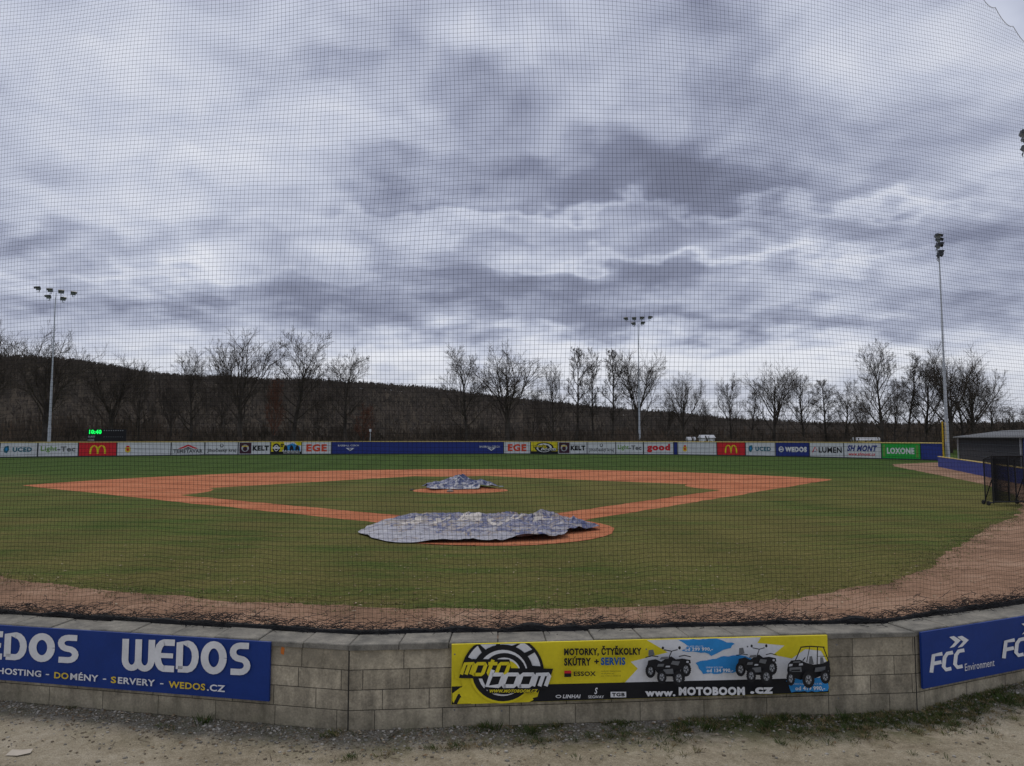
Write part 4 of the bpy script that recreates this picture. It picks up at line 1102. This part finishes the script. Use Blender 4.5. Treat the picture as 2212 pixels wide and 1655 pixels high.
while x < .83: box(V, F, x, .035, .16, x+.016, .04, 2.24); box(V, F, x, .505, .16, x+.012, .51, 2.08); x += .036
z = .18
while z < 2.24: box(V, F, -.69, .042, z, .84, .046, z+.016); z += .036
mesh_obj('screen_netting', V, F, NETM, parent=e)
for wx, wy in ((-.98, -.05), (.92, -.05), (-.76, .55), (.92, .55)):
    V, F = [], []; tube(V, F, [(wx-.03, wy, .10), (wx+.03, wy, .10)], [.10, .10], 14); mesh_obj('wheel', V, F, BLACKP, parent=e)
def hut(x, y, w, d, h, mat, lab):
    e = empty('storage_hut', (x, y, 0), label=lab, category='hut'); V, F = [], []
    box(V, F, -w/2, -d/2, 0, w/2, d/2, h); mesh_obj('body', V, F, mat, parent=e)
    V, F = [], []; V += [(-w/2-.2, -d/2-.2, h+.003), (w/2+.2, -d/2-.2, h+.003), (w/2+.2, d/2+.2, h+.003), (-w/2-.2, d/2+.2, h+.003), (-w/2-.2, 0, h+.6), (w/2+.2, 0, h+.6)]
    F += [(0, 1, 5, 4), (2, 3, 4, 5), (0, 4, 3), (1, 2, 5), (0, 3, 2, 1)]; mesh_obj('roof', V, F, LGREY, parent=e)
    V, F = [], []; box(V, F, -w*.3, -d/2-.03, h*.45, -w*.05, -d/2-.004, h*.8); box(V, F, w*.08, -d/2-.03, h*.45, w*.33, -d/2-.004, h*.8); mesh_obj('windows', V, F, GREY, parent=e)
hut(39.3, 150, 2.6, 2.2, 3.0, WHITE, "small white hut with grey roof behind fence")
hut(36.6, 152, 1.4, 1.6, 2.6, FWHITE, "small pale shed behind the outfield fence")
hut(71.5, 150, 5.0, 2, 2.5, CREAM, "low cream coloured shed behind the outfield fence")
e = empty('marker_post', (-27.2, 142.5, 0), label="short pale post with small box on top", category='post')
V, F = [], []; tube(V, F, [(0, 0, 0), (0, 0, 4.2)], [.07, .06], 6); mesh_obj('post', V, F, STEEL, parent=e)
V, F = [], []; box(V, F, -.18, -.1, 4.202, .18, .1, 4.7); mesh_obj('junction_box', V, F, FWHITE, parent=e)

# ================================================================== WORLD
w = bpy.data.worlds.new('World'); scene.world = w; w.use_nodes = True
g = G(w.node_tree); bg = w.node_tree.nodes['Background']
tc = g.n('ShaderNodeTexCoord').outputs['Generated']
s = g.n('ShaderNodeSeparateXYZ'); g.L.new(tc, s.inputs[0])
X, Y, Z = s.outputs
zc = g.m('ADD', g.m('MAXIMUM', Z, 0), .24)
cx = g.m('DIVIDE', X, zc); cyy = g.m('DIVIDE', Y, zc)
cmb = g.n('ShaderNodeCombineXYZ'); g.put(cmb.inputs[0], cx); g.put(cmb.inputs[1], cyy)
P = cmb.outputs[0]
warp = g.n('ShaderNodeTexNoise'); g.put(warp.inputs['Vector'], P); warp.inputs['Scale'].default_value = 2.6; warp.inputs['Detail'].default_value = 2
Pw = g.vm('ADD', P, g.vm('MULTIPLY', g.vm('SUBTRACT', warp.outputs['Color'], (.5, .5, .5)), (.22, .22, 0)))
n1 = g.noise(Pw, 1.9, 4, .5); n2 = g.noise(g.vm('ADD', Pw, (7, 3, 0)), 5.6, 4, .5); n3 = g.noise(P, 3.0, 3, .5); n4 = g.noise(g.vm('ADD', P, (3, 9, 0)), 5.0, 3, .5)
ys = g.m('MAXIMUM', Y, .25)
t = g.m('ADD', g.m('DIVIDE', X, ys), g.m('MULTIPLY', g.m('SUBTRACT', n3, .5), .42))
el = g.m('ADD', g.m('DIVIDE', Z, ys), g.m('MULTIPLY', g.m('SUBTRACT', n4, .5), g.m('MULTIPLY_ADD', Z, .36, .07)))
tot = None
for bx, by, rx, ry, wgt in ((1360, 350, 330, 80, .46), (1650, 400, 420, 50, .30), (1130, 610, 620, 46, .40), (1750, 490, 520, 50, .28), (740, 110, 130, 55, .24), (80, 510, 380, 44, .32), (790, 330, 120, 40, .18),
                           (1500, 690, 850, 32, .34), (1560, 20, 160, 80, .30), (1950, 300, 380, 130, .20), (1060, 190, 190, 80, .24), (350, 650, 520, 28, .26), (900, 430, 300, 34, .20), (950, 550, 260, 30, .18), (350, 160, 160, 70, .10), (1500, 200, 300, 60, .12),
                           (400, 300, 380, 130, -.06), (1150, 60, 200, 50, -.06), (1400, 785, 1500, 40, -.30), (1250, 450, 460, 15, -.22), (1500, 555, 520, 15, -.22), (300, 590, 500, 16, -.18), (2000, 430, 300, 15, -.20)):
    a = g.m('POWER', g.m('ABSOLUTE', g.m('MULTIPLY', g.m('SUBTRACT', t, (bx-1106)/1600), 1600/rx)), 2)
    b_ = g.m('POWER', g.m('ABSOLUTE', g.m('MULTIPLY', g.m('SUBTRACT', el, (945-by)/1600), 1600/ry)), 2)
    q = g.m('MULTIPLY', g.m('POWER', 2.718, g.m('MULTIPLY', g.m('ADD', a, b_), -1)), wgt)
    tot = q if tot is None else g.m('ADD', tot, q)
tot = g.m('MULTIPLY', tot, g.maprange(Y, 0, .3, 0, 1))
val = g.m('ADD', g.m('MULTIPLY', g.m('SUBTRACT', n1, .5), .95), g.m('MULTIPLY', g.m('SUBTRACT', n2, .5), .65))
val = g.m('SUBTRACT', g.m('ADD', val, .65), tot)
cl = g.ramp(val, [(.02, (.165, .178, .250)), (.26, (.23, .25, .345)), (.46, (.37, .40, .515)), (.66, (.55, .585, .70)), (.95, (.78, .80, .87))])
cl = g.mix(g.maprange(Z, .0, .12, .65, 0), cl, (.64, .66, .71))
sky = g.n('ShaderNodeTexSky', sky_type='NISHITA'); sky.sun_disc = False; sky.sun_elevation = math.radians(58); sky.sun_rotation = math.radians(-25)
sk = g.mix(1, sky.outputs[0], (.06, .06, .06), 'MULTIPLY')
fin = g.mix(.06, cl, sk)
g.put(bg.inputs['Color'], fin); bg.inputs['Strength'].default_value = 1.05
sun = bpy.data.lights.new('sun', 'SUN'); sun.energy = 1.3; sun.angle = math.radians(18); sun.color = (1, .93, .82)
so = bpy.data.objects.new('sun', sun); COL.objects.link(so)
az = math.radians(-25); elv = math.radians(58)
d = Vector((math.sin(az)*math.cos(elv), math.cos(az)*math.cos(elv), math.sin(elv)))
so.rotation_euler = d.to_track_quat('Z', 'Y').to_euler(); so.location = (0, 0, 40)

# ================================================================== CAMERA
cam = bpy.data.cameras.new('camera'); cam.sensor_width = 36; cam.lens = 36*1600/2212; cam.clip_end = 6000; cam.clip_start = .05
co = bpy.data.objects.new('camera', cam); COL.objects.link(co); co.location = (0, 0, 3.1); co.rotation_euler = (math.radians(94.2), 0, 0)
scene.camera = co
